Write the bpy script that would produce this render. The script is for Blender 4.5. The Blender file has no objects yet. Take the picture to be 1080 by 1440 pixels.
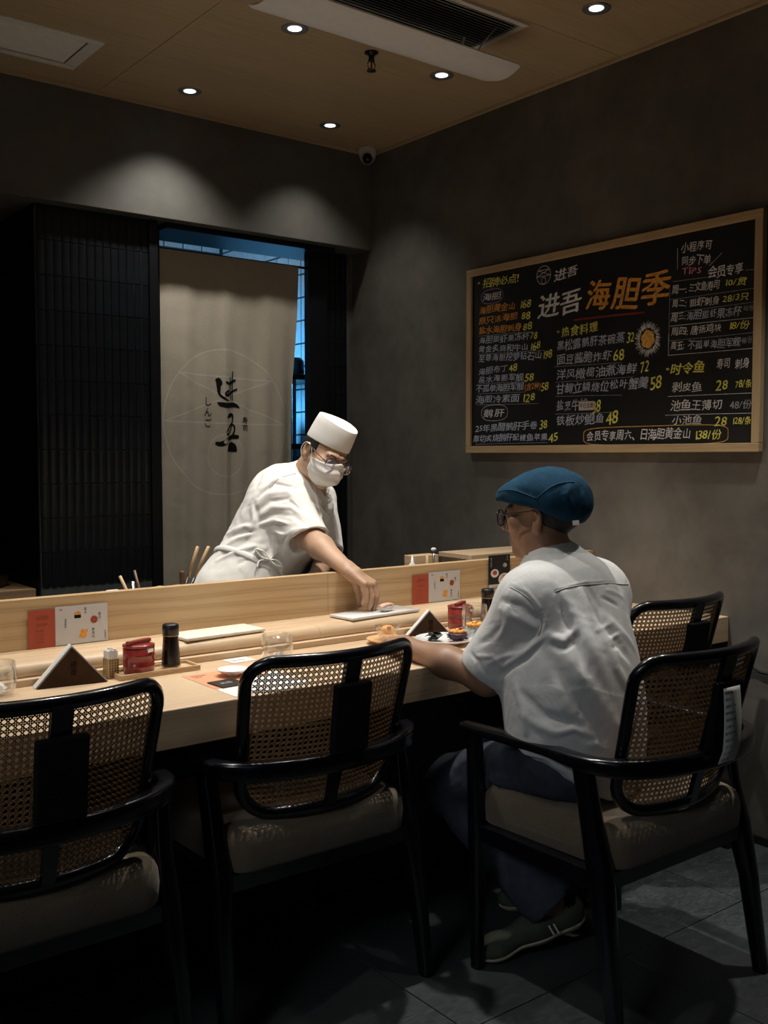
import bpy, bmesh, math, random
import numpy as np
from mathutils import Vector, Matrix, Euler
random.seed(7); np.random.seed(7)
SC = bpy.context.scene
COL = SC.collection
PI = math.pi
V = Vector

# ------------------------------------------------------------------ camera
cam_data = bpy.data.cameras.new('camera')
cam_data.sensor_fit = 'HORIZONTAL'; cam_data.sensor_width = 36.0
cam_data.lens = 36.0 * 1419.0 / 1080.0
cam_data.clip_start = 0.05; cam_data.clip_end = 60
cam = bpy.data.objects.new('camera', cam_data); COL.objects.link(cam)
cam.location = (0, 0, 1.31)
cam.rotation_euler = (math.radians(90 - 3.14), 0, math.radians(-37.9))
SC.camera = cam

# ------------------------------------------------------------------ view, world
SC.view_settings.view_transform = 'Standard'
SC.view_settings.look = 'None'
SC.view_settings.gamma = 1.0
SC.view_settings.use_curve_mapping = False
SC.view_settings.exposure = -0.42
world = bpy.data.worlds.new('world'); SC.world = world
world.use_nodes = True
world.node_tree.nodes['Background'].inputs[0].default_value = (0.55, 0.70, 1.0, 1)
world.node_tree.nodes['Background'].inputs[1].default_value = 0.012

# ------------------------------------------------------------------ lamps of the room
LAMP_COLOUR = (1.0, 0.95, 0.87)
def spot(name, loc, power, angle=70, blend=0.8, colour=LAMP_COLOUR, aim=None, radius=0.028):
    d = bpy.data.lights.new(name, 'SPOT'); d.energy = power; d.color = colour
    d.spot_size = math.radians(angle); d.spot_blend = blend; d.shadow_soft_size = radius
    o = bpy.data.objects.new(name, d); COL.objects.link(o); o.location = loc
    if aim is not None:
        o.rotation_euler = (V(aim) - V(loc)).to_track_quat('-Z', 'Y').to_euler()
    return o
CEIL = 2.797
# (x, y, power, spot angle, aim offset) of the recessed downlights; the first five are in view
DOWNLIGHTS = [
    (1.955, 3.80, 52, 106, (-0.03, 0)), (2.651, 3.80, 24, 102, (0, 0)),
    (1.965, 3.03, 46, 84, (0, 0)), (2.652, 3.04, 16, 52, (-0.1, 0)),
    (2.669, 2.28, 8, 56, (-0.1, 0)),
    (1.965, 2.28, 160, 86, (0, 0)), (1.965, 1.52, 20, 70, (0, 0)), (2.66, 1.52, 100, 62, (-0.05, 0)),
    (1.27, 2.28, 80, 76, (0, 0)), (1.27, 3.03, 46, 76, (0, 0)), (0.58, 2.28, 45, 76, (0, 0)), (0.58, 3.03, 40, 76, (0, 0)),
]
for i, (x, y, p, a, off) in enumerate(DOWNLIGHTS):
    spot('downlight_lamp', (x, y, CEIL - 0.012), p, a, 1.0 if i < 2 else 0.75, aim=(x + off[0], y + off[1], 0.8))
def area(name, loc, power, size, colour, aim, spread=180):
    d = bpy.data.lights.new(name, 'AREA'); d.energy = power; d.color = colour; d.shape = 'RECTANGLE'
    d.size, d.size_y = size; d.spread = math.radians(spread)
    o = bpy.data.objects.new(name, d); COL.objects.link(o); o.location = loc
    o.rotation_euler = (V(aim) - V(loc)).to_track_quat('-Z', 'Y').to_euler()
    return o
# cold light of the kitchen behind the curtain, then two added fill lamps out of view
area('kitchen_blue_lamp', (2.30, 4.62, 1.8), 14, (0.3, 0.5), (0.10, 0.50, 1.0), (3.2, 5.35, 1.5), 110)
area('kitchen_lamp', (2.5, 4.9, 2.97), 5, (0.5, 0.3), (0.65, 0.85, 1.0), (2.8, 5.6, 1.2))
area('side_fill_light', (-1.6, 0.75, 2.35), 2.0, (1.3, 0.5), (0.90, 0.94, 1.0), (1.35, 2.0, 0.45), 45)  # added soft light from the left for the middle seat; no window there
area('rear_fill_light', (-1.2, -1.25, 1.5), 2.5, (1.6, 1.8), (0.55, 0.75, 1.0), (1.5, 2.0, 0.8))  # added cool fill behind the camera, stands for general room light

# ------------------------------------------------------------------ material helpers
MATS = {}
class NT:
    def __init__(s, name):
        m = bpy.data.materials.new(name); m.use_nodes = True; s.m = m
        s.n = m.node_tree.nodes; s.l = m.node_tree.links; s.n.clear()
        s.out = s.n.new('ShaderNodeOutputMaterial'); s.b = s.n.new('ShaderNodeBsdfPrincipled')
        s.l.new(s.b.outputs[0], s.out.inputs[0])
    def set(s, **k):
        for a, v in k.items():
            a = a.replace('_', ' ')
            i = s.b.inputs[a]
            if hasattr(v, 'is_output'): s.l.new(v, i)
            elif isinstance(v, (tuple, list)): i.default_value = tuple(v) + ((1,) if len(v) == 3 and i.type == 'RGBA' else ())
            else: i.default_value = v
        return s
    def coord(s, scale=(1, 1, 1), rot=(0, 0, 0), kind='Object'):
        t = s.n.new('ShaderNodeTexCoord'); mp = s.n.new('ShaderNodeMapping')
        mp.inputs['Scale'].default_value = scale; mp.inputs['Rotation'].default_value = rot
        s.l.new(t.outputs[kind], mp.inputs[0]); return mp.outputs[0]
    def noise(s, vec, scale=5, detail=4, rough=0.5, dist=0.0):
        n = s.n.new('ShaderNodeTexNoise'); s.l.new(vec, n.inputs['Vector'])
        n.inputs['Scale'].default_value = scale; n.inputs['Detail'].default_value = detail
        n.inputs['Roughness'].default_value = rough; n.inputs['Distortion'].default_value = dist
        return n.outputs[0]
    def wave(s, vec, scale=5, dist=2, detail=2, dirn='X', kind='BANDS', dscale=1.0):
        n = s.n.new('ShaderNodeTexWave'); n.wave_type = kind
        if kind == 'BANDS': n.bands_direction = dirn
        s.l.new(vec, n.inputs['Vector']); n.inputs['Scale'].default_value = scale
        n.inputs['Distortion'].default_value = dist; n.inputs['Detail'].default_value = detail
        n.inputs['Detail Scale'].default_value = dscale
        return n.outputs['Fac']
    def ramp(s, fac, stops):
        r = s.n.new('ShaderNodeValToRGB'); s.l.new(fac, r.inputs[0]); e = r.color_ramp.elements
        while len(e) > 1: e.remove(e[-1])
        e[0].position = stops[0][0]; e[0].color = tuple(stops[0][1]) + (1,)
        for p, c in stops[1:]:
            x = e.new(p); x.color = tuple(c) + (1,)
        return r.outputs[0]
    def mix(s, a, b, fac=0.5, mode='MIX'):
        m = s.n.new('ShaderNodeMix'); m.data_type = 'RGBA'; m.blend_type = mode
        for inp, v in ((m.inputs[0], fac), (m.inputs[6], a), (m.inputs[7], b)):
            if hasattr(v, 'is_output'): s.l.new(v, inp)
            elif isinstance(v, (tuple, list)): inp.default_value = tuple(v) + (1,)
            else: inp.default_value = v
        return m.outputs[2]
    def bump(s, h, strength=0.2, dist=0.01):
        b = s.n.new('ShaderNodeBump'); s.l.new(h, b.inputs['Height'])
        b.inputs['Strength'].default_value = strength; b.inputs['Distance'].default_value = dist
        s.l.new(b.outputs[0], s.b.inputs['Normal']); return s
def plain(name, col, rough=0.6, metal=0.0, var=0.08, vscale=30, bump=0.0, **k):
    t = NT(name); c = t.coord(); n = t.noise(c, vscale, 3)
    dark = tuple(x * (1 - var) for x in col); lite = tuple(min(1, x * (1 + var)) for x in col)
    t.set(Base_Color=t.ramp(n, [(0.3, dark), (0.7, lite)]), Roughness=rough, Metallic=metal, **k)
    if bump: t.bump(n, bump, 0.003)
    MATS[name] = t.m; return t.m
def wood(name, c1, c2, c3, grain_axis=0, scale=1.0, rough=0.5, contrast=0.5, world=False, knots=False, coat=0.0):
    """wood with long grain along one object axis"""
    t = NT(name); s = [14 * scale] * 3; s[grain_axis] = 0.9 * scale
    v = t.coord(tuple(s)); 
    fine = t.noise(v, 6, 6, 0.65, 0.3)
    w = [2.2 * scale] * 3; w[grain_axis] = 0.22 * scale
    v2 = t.coord(tuple(w)); big = t.wave(v2, 2.6, 8.5, 3, 'Z' if grain_axis != 2 else 'X', dscale=0.9)
    base = t.ramp(big, [(0.0, c1), (0.5, c2), (0.74, tuple((p + q) / 2 for p, q in zip(c2, c3))), (0.88, c3), (0.93, c3), (1.0, c2)])
    f = t.ramp(fine, [(0.25, c3), (0.5, c2), (0.75, c1)])
    t.set(Base_Color=t.mix(base, f, 1 - contrast), Roughness=rough)
    if coat: t.set(Coat_Weight=coat)
    t.bump(fine, 0.08, 0.002); MATS[name] = t.m; return t.m

# ------------------------------------------------------------------ materials
def make_materials():
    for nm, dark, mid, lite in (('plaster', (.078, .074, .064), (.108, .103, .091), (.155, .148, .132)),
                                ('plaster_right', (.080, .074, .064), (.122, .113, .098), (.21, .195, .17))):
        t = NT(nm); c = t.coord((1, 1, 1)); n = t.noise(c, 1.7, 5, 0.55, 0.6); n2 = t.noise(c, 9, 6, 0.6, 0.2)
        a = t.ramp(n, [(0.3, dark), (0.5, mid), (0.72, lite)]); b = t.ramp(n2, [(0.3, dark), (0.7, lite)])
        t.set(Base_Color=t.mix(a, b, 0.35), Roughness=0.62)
        t.bump(n2, 0.08, 0.004); MATS[nm] = t.m
    wood('ceiling_wood', (.60, .46, .29), (.52, .39, .24), (.44, .32, .19), 0, 0.8, 0.55, 0.25)
    wood('counter_wood', (.66, .50, .34), (.60, .44, .28), (.47, .32, .19), 0, 1.0, 0.42, 0.45)
    wood('panel_wood', (.62, .44, .25), (.56, .385, .205), (.42, .27, .135), 0, 1.35, 0.4, 0.6)
    wood('fascia_wood', (.55, .37, .21), (.46, .30, .165), (.33, .21, .115), 0, 0.8, 0.5, 0.5)
    wood('tray_wood', (.72, .52, .31), (.62, .43, .25), (.5, .33, .18), 0, 2.0, 0.45, 0.3)
    wood('frame_wood', (.60, .44, .25), (.53, .38, .21), (.42, .29, .15), 1, 1.5, 0.5, 0.3)
    wood('frame_wood_upright', (.60, .44, .25), (.53, .38, .21), (.42, .29, .15), 2, 1.5, 0.5, 0.3)
    wood('walnut', (.17, .085, .045), (.12, .058, .03), (.07, .033, .018), 0, 3.0, 0.45, 0.4)
    wood('handle_wood', (.62, .42, .24), (.52, .34, .18), (.4, .25, .12), 2, 4, 0.5, 0.3)
    t = NT('slate'); c = t.coord((1, 1, 1), kind='Object'); n = t.noise(c, 3, 8, 0.65, 0.5); n2 = t.noise(t.coord((1, 2.2, 1), (0, 0, 0.5)), 24, 8, 0.7, 1.4)
    a = t.ramp(n, [(0.3, (.020, .027, .030)), (0.55, (.036, .045, .048)), (0.75, (.075, .088, .092))])
    b = t.ramp(n2, [(0.35, (.018, .024, .027)), (0.58, (.055, .066, .07)), (0.74, (.20, .22, .225))])
    t.set(Base_Color=t.mix(a, b, 0.45), Roughness=t.ramp(n2, [(0.3, (.42,) * 3), (0.7, (.68,) * 3)]))
    t.bump(n2, 0.35, 0.004); MATS['slate'] = t.m
    plain('holder_board', (.050, .026, .015), 0.8, var=0.3, vscale=15, Specular_IOR_Level=0.15)
    plain('grout', (.02, .022, .023), 0.9)
    plain('black_tile', (.006, .008, .011), 0.33, var=0.5, vscale=7)
    plain('tile_grout', (.12, .135, .14), 0.8)
    plain('black_metal', (.012, .014, .018), 0.35, 0.3)
    plain('counter_front', (.018, .022, .027), 0.5, var=0.25, vscale=4)
    plain('kitchen_tile', (.62, .66, .68), 0.2)
    plain('kitchen_grout', (.05, .055, .06), 0.7)
    plain('white_plastic', (.80, .79, .76), 0.4)
    plain('flap_plastic', (.85, .84, .83), 0.45, var=0.03)
    plain('vent_grey', (.82, .81, .76), 0.5, var=0.04)
    plain('dark_slot', (.012, .011, .010), 0.8)
    plain('lacquer', (.0035, .004, .0065), 0.22, var=0.2, Coat_Weight=0.2, Coat_Roughness=0.12)
    plain('strap_black', (.004, .0045, .006), 0.85, Specular_IOR_Level=0.2)
    plain('cane', (.22, .125, .052), 0.5, var=0.35, vscale=90)
    t = NT('seat_fabric'); c = t.coord(); n = t.noise(c, 420, 2, 0.7); n2 = t.noise(c, 9, 3)
    a = t.ramp(n, [(0.3, (.080, .060, .038)), (0.55, (.155, .118, .075)), (0.8, (.25, .195, .13))]); b = t.ramp(n2, [(0.3, (.105, .08, .052)), (0.7, (.17, .13, .088))])
    t.set(Base_Color=t.mix(a, b, 0.4), Roughness=0.95, Sheen_Weight=0.25); t.bump(n, 0.5, 0.002); MATS['seat_fabric'] = t.m
    plain('chalkboard', (.006, .0065, .008), 0.55, var=0.5, vscale=6)
    for nm, c in dict(chalk_white=(.88, .90, .92), chalk_yellow=(.85, .78, .16), chalk_orange=(.85, .36, .06), chalk_blue=(.55, .62, .78),
                      chalk_pink=(.80, .26, .40), chalk_violet=(.40, .27, .52), chalk_red=(.26, .03, .03), chalk_grey=(.36, .41, .43), chalk_gold=(.80, .42, .09)).items():
        plain(nm, c, 0.85, var=0.3, vscale=120)
    t = NT('linen'); c = t.coord(); n = t.noise(c, 160, 2, 0.6)
    sep = t.n.new('ShaderNodeSeparateXYZ'); t.l.new(c, sep.inputs[0])
    def mt(op, a, b=None):
        m = t.n.new('ShaderNodeMath'); m.operation = op
        for i_, v_ in ((0, a), (1, b)):
            if v_ is None: continue
            if hasattr(v_, 'is_output'): t.l.new(v_, m.inputs[i_])
            else: m.inputs[i_].default_value = v_
        return m.outputs[0]
    X_, Z_ = sep.outputs[0], sep.outputs[2]; marks = []
    def ring(cx, cz, rx, rz):
        a, b = mt('DIVIDE', mt('SUBTRACT', X_, cx), rx), mt('DIVIDE', mt('SUBTRACT', Z_, cz), rz)
        r_ = mt('SQRT', mt('ADD', mt('MULTIPLY', a, a), mt('MULTIPLY', b, b))); marks.append(mt('LESS_THAN', mt('ABSOLUTE', mt('SUBTRACT', r_, 1.0)), 0.0024 / rx))
    def seg(x0, z0, x1, z1):
        k = (z1 - z0) / (x1 - x0); zz = mt('ADD', mt('MULTIPLY', mt('SUBTRACT', X_, x0), k), z0)
        m_ = mt('LESS_THAN', mt('ABSOLUTE', mt('SUBTRACT', Z_, zz)), 0.0024 * math.hypot(1, k)); m_ = mt('MULTIPLY', m_, mt('GREATER_THAN', X_, min(x0, x1))); marks.append(mt('MULTIPLY', m_, mt('LESS_THAN', X_, max(x0, x1))))
    ring(2.322, 1.470, .318, .337); ring(2.330, 1.316, .092, .100)
    A_, B_, C2, D2 = (2.006, 1.470), (2.638, 1.462), (2.075, 1.690), (2.570, 1.672)
    for p_, q_ in ((A_, B_), (C2, D2), (A_, D2), (B_, C2)): seg(*p_, *q_)
    mark = marks[0]
    for m_ in marks[1:]: mark = mt('MAXIMUM', mark, m_); n2 = t.noise(c, 3.5, 4)
    a = t.ramp(n2, [(0.3, (.44, .39, .30)), (0.7, (.52, .465, .365))]); b = t.ramp(n, [(0.3, (.48, .42, .33)), (0.7, (.60, .54, .44))])
    t.set(Base_Color=t.mix(t.mix(a, b, 0.4), (.66, .62, .54), mt('MULTIPLY', mark, 0.75)), Roughness=0.9, Sheen_Weight=0.2); t.bump(n2, 0.5, 0.02); MATS['linen'] = t.m
    plain('print_pale', (.70, .67, .60), 0.9)
    plain('print_black', (.010, .010, .010), 0.9, Specular_IOR_Level=0.1)
    t = NT('white_cotton'); c = t.coord(); n = t.noise(c, 7, 4, 0.55, 0.6); n2 = t.noise(c, 320, 2)
    t.set(Base_Color=t.ramp(n, [(0.3, (.70, .68, .64)), (0.7, (.80, .785, .75))]), Roughness=0.85, Sheen_Weight=0.15)
    t.bump(t.mix(n, n2, 0.05), 0.22, 0.012); MATS['white_cotton'] = t.m
    plain('cap_cotton', (.76, .745, .71), 0.85, var=0.03, vscale=9, bump=0.25); plain('seam_grey', (.46, .465, .465), 0.9); plain('seam_white', (.50, .48, .45), 0.9)
    t = NT('shirt_cotton'); c = t.coord(); n = t.noise(c, 11, 6, 0.6, 1.2); n2 = t.noise(c, 260, 2)
    t.set(Base_Color=t.ramp(n, [(0.3, (.50, .51, .51)), (0.7, (.60, .61, .61))]), Roughness=0.85, Sheen_Weight=0.15)
    t.bump(t.mix(n, n2, 0.05), 0.22, 0.012); MATS['shirt_cotton'] = t.m
    for nm, c in dict(skin_fair=(.47, .29, .19), skin_tan=(.30, .165, .10)).items():
        t = NT(nm); v = t.coord(); n = t.noise(v, 22, 4); 
        t.set(Base_Color=t.ramp(n, [(0.3, tuple(x * .9 for x in c)), (0.7, tuple(x * 1.08 for x in c))]), Roughness=0.5, Subsurface_Weight=0.12, Subsurface_Radius=(.012, .005, .003))
        t.bump(t.noise(v, 180, 3), 0.1, 0.001); MATS[nm] = t.m
    plain('hair_black', (.008, .007, .006), 0.55, var=0.5, vscale=200, bump=0.6)
    t = NT('cap_denim'); c = t.coord(); n = t.noise(c, 300, 3); n2 = t.noise(c, 18, 5, 0.6, 0.5)
    t.set(Base_Color=t.mix(t.ramp(n, [(0.3, (.004, .026, .055)), (0.7, (.010, .058, .108))]), t.ramp(n2, [(0.3, (.004, .024, .05)), (0.7, (.010, .056, .105))]), 0.5), Roughness=0.95, Specular_IOR_Level=0.2)
    t.bump(n2, 0.5, 0.006); MATS['cap_denim'] = t.m
    plain('cap_seam', (.02, .085, .15), 0.9)
    t = NT('trouser_denim'); c = t.coord(); n = t.noise(c, 30, 5, 0.6, 0.4)
    t.set(Base_Color=t.ramp(n, [(0.3, (.026, .032, .050)), (0.7, (.045, .055, .082))]), Roughness=0.85); t.bump(n, 0.3, 0.004); MATS['trouser_denim'] = t.m
    plain('shoe_suede', (.055, .062, .045), 0.85, var=0.2); plain('shoe_rubber', (.42, .37, .27), 0.6)
    plain('mask_white', (.72, .70, .67), 0.75, var=0.02)
    plain('porcelain', (.78, .79, .78), 0.12, var=0.02, Coat_Weight=0.4); plain('cream_ceramic', (.80, .76, .64), 0.35, var=0.06, vscale=60)
    plain('paper_white', (.74, .73, .70), 0.8, var=0.02); plain('paper_orange', (.66, .30, .16), 0.75, var=0.03); plain('paper_red', (.42, .075, .035), 0.6, var=0.03)
    plain('paper_grey', (.60, .58, .57), 0.55, var=0.02)
    plain('red_lacquer', (.21, .018, .014), 0.28, var=0.1, Coat_Weight=0.4); plain('soy_black', (.004, .003, .003), 0.22)
    plain('cap_black', (.008, .008, .009), 0.35); plain('chrome', (.6, .6, .6), 0.18, 1.0); plain('steel', (.45, .46, .47), 0.3, 1.0)
    plain('gold', (.55, .38, .16), 0.35, 1.0); plain('brass_lattice', (.42, .33, .19), 0.4, 0.8)
    plain('cork', (.60, .36, .17), 0.6, var=0.15, vscale=200)
    plain('nori', (.010, .016, .010), 0.35, var=0.5, vscale=60); plain('uni', (.75, .33, .06), 0.4, var=0.25, vscale=150)
    plain('urchin_shell', (.05, .018, .03), 0.5, var=0.5, vscale=120); plain('rice', (.80, .77, .70), 0.5); plain('salmon_pink', (.72, .42, .33), 0.35, var=0.2, vscale=90)
    plain('leaf_green', (.10, .2, .04), 0.5); plain('petal_purple', (.22, .05, .25), 0.6); plain('shredded_radish', (.62, .66, .62), 0.35)
    plain('eye_white', (.7, .68, .65), 0.2, var=0.02); plain('eye_dark', (.01, .006, .004), 0.15)
    plain('green_wasabi', (.30, .42, .16), 0.7); plain('rope_black', (.01, .01, .01), 0.8); plain('terracotta_mark', (.30, .06, .03), 0.7)
    for nm, tint, lo, hi in (('glass', (.97, .975, .97), .05, .75), ('lens', (.93, .91, .98), .06, .6)):
        t = NT(nm); tr = t.n.new('ShaderNodeBsdfTransparent'); tr.inputs[0].default_value = (*tint, 1); gl = t.n.new('ShaderNodeBsdfGlossy'); gl.inputs[0].default_value = (1, 1, 1, 1); gl.inputs['Roughness'].default_value = .03
        lw = t.n.new('ShaderNodeLayerWeight'); lw.inputs[0].default_value = .35; mr = t.n.new('ShaderNodeMapRange'); mr.inputs[3].default_value = lo; mr.inputs[4].default_value = hi
        t.l.new(lw.outputs['Facing'], mr.inputs[0]); mx = t.n.new('ShaderNodeMixShader'); t.l.new(mr.outputs[0], mx.inputs[0]); t.l.new(tr.outputs[0], mx.inputs[1]); t.l.new(gl.outputs[0], mx.inputs[2]); t.l.new(mx.outputs[0], t.out.inputs[0])
        MATS[nm] = t.m
    t = NT('lamp_glow'); t.set(Base_Color=(1, 1, 1), Emission_Color=(.9, .95, 1.0), Emission_Strength=4.0); MATS['lamp_glow'] = t.m
    plain('brushed_ring', (.30, .29, .28), 0.4, 0.6)
    plain('tail_blue', (.30, .45, .55), 0.4)
make_materials()

# ------------------------------------------------------------------ object helpers
def link(o, parent=None):
    COL.objects.link(o)
    if parent is not None: o.parent = parent
    return o
def mesh_obj(name, me, mat=None, parent=None, smooth=False):
    o = bpy.data.objects.new(name, me)
    if mat is not None and not me.materials: me.materials.append(MATS[mat] if isinstance(mat, str) else mat)
    if smooth: me.shade_smooth()
    return link(o, parent)
def tag(o, label=None, cat=None, group=None, kind=None):
    if label: o['label'] = label
    if cat: o['category'] = cat
    if group: o['group'] = group
    if kind: o['kind'] = kind
    return o
def thing(name, label, cat, loc=(0, 0, 0), rz=0.0, group=None):
    o = bpy.data.objects.new(name, None); o.empty_display_size = 0.05; link(o)
    o.location = loc; o.rotation_euler = (0, 0, rz); return tag(o, label, cat, group)
def structure(o): o['kind'] = 'structure'; return o
def from_np(name, v, f, mat=None, parent=None, smooth=True):
    me = bpy.data.meshes.new(name)
    v = np.asarray(v, dtype=np.float32)
    if isinstance(f, np.ndarray) and f.ndim == 2:
        n, k = f.shape
        me.vertices.add(len(v)); me.vertices.foreach_set('co', v.ravel())
        me.loops.add(n * k); me.loops.foreach_set('vertex_index', f.astype(np.int32).ravel())
        me.polygons.add(n); me.polygons.foreach_set('loop_start', np.arange(n, dtype=np.int32) * k)
        me.update(calc_edges=True)
    else:
        me.from_pydata([tuple(map(float, p)) for p in v], [], [tuple(map(int, q)) for q in f]); me.update()
    return mesh_obj(name, me, mat, parent, smooth)
class MB:
    """collects shapes into one mesh"""
    def __init__(s): s.v = []; s.f = []
    def add(s, vs, fs):
        o = len(s.v); s.v.extend([tuple(p) for p in vs]); s.f.extend([tuple(i + o for i in q) for q in fs]); return s
    def box(s, lo, hi, bev=0.0, M=None):
        x0, y0, z0 = lo; x1, y1, z1 = hi
        if bev > 0:
            bm = bmesh.new(); bmesh.ops.create_cube(bm, size=1)
            bmesh.ops.scale(bm, vec=(x1 - x0, y1 - y0, z1 - z0), verts=bm.verts)
            bmesh.ops.translate(bm, vec=((x0 + x1) / 2, (y0 + y1) / 2, (z0 + z1) / 2), verts=bm.verts)
            bmesh.ops.bevel(bm, geom=bm.edges[:], offset=bev, segments=2, affect='EDGES', profile=0.5)
            bm.verts.index_update()
            vs = [v.co.copy() for v in bm.verts]; fs = [[q.index for q in f.verts] for f in bm.faces]; bm.free()
        else:
            vs = [V(p) for p in ((x0, y0, z0), (x1, y0, z0), (x1, y1, z0), (x0, y1, z0), (x0, y0, z1), (x1, y0, z1), (x1, y1, z1), (x0, y1, z1))]
            fs = [(0, 3, 2, 1), (4, 5, 6, 7), (0, 1, 5, 4), (1, 2, 6, 5), (2, 3, 7, 6), (3, 0, 4, 7)]
        if M is not None: vs = [M @ p for p in vs]
        return s.add(vs, fs)
    def loft(s, rings, cap0=True, cap1=True, closed=True):
        n = len(rings[0]); vs = [p for r in rings for p in r]; fs = []
        for i in range(len(rings) - 1):
            for j in range(n if closed else n - 1):
                k = (j + 1) % n
                fs.append((i * n + j, i * n + k, (i + 1) * n + k, (i + 1) * n + j))
        if cap0: fs.append(tuple(range(n - 1, -1, -1)))
        if cap1: fs.append(tuple((len(rings) - 1) * n + j for j in range(n)))
        return s.add(vs, fs)
    def lathe(s, prof, n=24, c=(0, 0, 0), M=None, cap0=True, cap1=True):
        rings = []
        for r, z in prof:
            ring = [V((c[0] + r * math.cos(2 * PI * k / n), c[1] + r * math.sin(2 * PI * k / n), c[2] + z)) for k in range(n)]
            if M is not None: ring = [M @ p for p in ring]
            rings.append(ring)
        return s.loft(rings, cap0, cap1)
    def tube(s, pts, r, n=8, squash=1.0, up=(0, 0, 1), caps=True, prof=None):
        """sweep a round (or given 2-D profile) section along points; r may be a list"""
        pts = [V(p) for p in pts]; m = len(pts); rs = r if isinstance(r, (list, tuple)) else [r] * m
        rings = []; upv = V(up)
        for i, p in enumerate(pts):
            t = (pts[min(i + 1, m - 1)] - pts[max(i - 1, 0)]).normalized()
            a = t.cross(upv)
            if a.length < 1e-3: a = t.cross(V((1, 0, 0)))
            a.normalize(); b = a.cross(t).normalized()
            if prof is None:
                ring = [p + a * (rs[i] * math.cos(2 * PI * k / n)) + b * (rs[i] * squash * math.sin(2 * PI * k / n)) for k in range(n)]
            else:
                ring = [p + a * (x * rs[i]) + b * (y * rs[i]) for x, y in prof]
            rings.append(ring)
        return s.loft(rings, caps, caps)
    def build(s, name, mat, parent=None, smooth=False, auto=None):
        me = bpy.data.meshes.new(name); me.from_pydata(s.v, [], s.f); me.update()
        bm = bmesh.new(); bm.from_mesh(me); bmesh.ops.recalc_face_normals(bm, faces=bm.faces[:]); bm.to_mesh(me); bm.free()
        o = mesh_obj(name, me, mat, parent, smooth or auto is not None)
        if auto is not None: me.set_sharp_from_angle(angle=math.radians(auto))
        return o
def rrect(w, h, r, n=4):
    """rounded rectangle outline, counter-clockwise"""
    out = []
    for cx, cy, a0 in ((w / 2 - r, h / 2 - r, 0), (-w / 2 + r, h / 2 - r, 90), (-w / 2 + r, -h / 2 + r, 180), (w / 2 - r, -h / 2 + r, 270)):
        for k in range(n + 1):
            a = math.radians(a0 + 90 * k / n); out.append((cx + r * math.cos(a), cy + r * math.sin(a)))
    return out
def copy_tree(o, parent=None):
    c = o.copy(); link(c); c.parent = parent
    for ch in list(o.children): copy_tree(ch, c)
    return c
def catmull(pts, n=6, closed=False):
    P = [V(p) for p in pts]; out = []; m = len(P)
    rng = range(m if closed else m - 1)
    for i in rng:
        p0 = P[(i - 1) % m] if closed or i > 0 else P[0]; p1 = P[i]; p2 = P[(i + 1) % m]
        p3 = P[(i + 2) % m] if closed or i + 2 < m else P[-1]
        for k in range(n):
            t = k / n
            out.append(0.5 * ((2 * p1) + (-p0 + p2) * t + (2 * p0 - 5 * p1 + 4 * p2 - p3) * t * t + (-p0 + 3 * p1 - 3 * p2 + p3) * t ** 3))
    if not closed: out.append(P[-1])
    return out

# ------------------------------------------------------------------ lettering
_glyph = {}
def glyph(ch):
    """(verts, faces, advance) of one character in a unit em"""
    if ch in _glyph: return _glyph[ch]
    cu = bpy.data.curves.new('g', 'FONT'); cu.body = ch; cu.size = 1.0; cu.resolution_u = 2; cu.fill_mode = 'BOTH'
    o = bpy.data.objects.new('g', cu)
    me = bpy.data.meshes.new_from_object(o)
    vs = [v.co.copy() for v in me.vertices]; fs = [tuple(p.vertices) for p in me.polygons]
    w = (max(v.x for v in vs) + 0.04) if vs else 0.3
    if ord(ch) > 0x2E80: w = max(w, 0.98)
    bpy.data.objects.remove(o); bpy.data.curves.remove(cu); bpy.data.meshes.remove(me)
    _glyph[ch] = (vs, fs, w); return _glyph[ch]
def lettering(mb, text, origin, ux, uy, size, length=None, jitter=0.0, slant=0.0, vertical=False, fn=None, bold=0.0):
    """adds the characters of text at origin along ux (uy is up); vertical stacks them downwards"""
    origin = V(origin); ux = V(ux).normalized(); uy = V(uy).normalized(); nrm = ux.cross(uy)
    adv = [glyph(c)[2] if c != ' ' else 0.4 for c in text]
    sx = 1.0
    if length and not vertical: sx = length / (sum(adv) * size)
    pen = 0.0
    for k, c in enumerate(text):
        if c != ' ':
            vs, fs, w = glyph(c)
            a = random.uniform(-1, 1) * jitter * 0.12; sc = 1 + random.uniform(-1, 1) * jitter * 0.12; dy = random.uniform(-1, 1) * jitter * 0.06
            for off in ([0.0] if not bold else [-bold, 0.0, bold]):
                pts = []
                for v in vs:
                    x = (v.x - w / 2) * sc; y = (v.y - 0.35) * sc
                    x, y = x * math.cos(a) - y * math.sin(a), x * math.sin(a) + y * math.cos(a)
                    x = (x + w / 2 + slant * y + off); y += dy + off * 0.6
                    if vertical: P = origin + ux * (x * size) + uy * ((y - pen) * size)
                    else: P = origin + ux * ((pen + x) * size * sx) + uy * (y * size)
                    pts.append(fn(P) if fn else P + nrm * (0.0002 + 0.00005 * (off / bold if bold else 0)))
                mb.add(pts, fs)
        pen += adv[k] if not vertical else 1.08
    return mb
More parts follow.
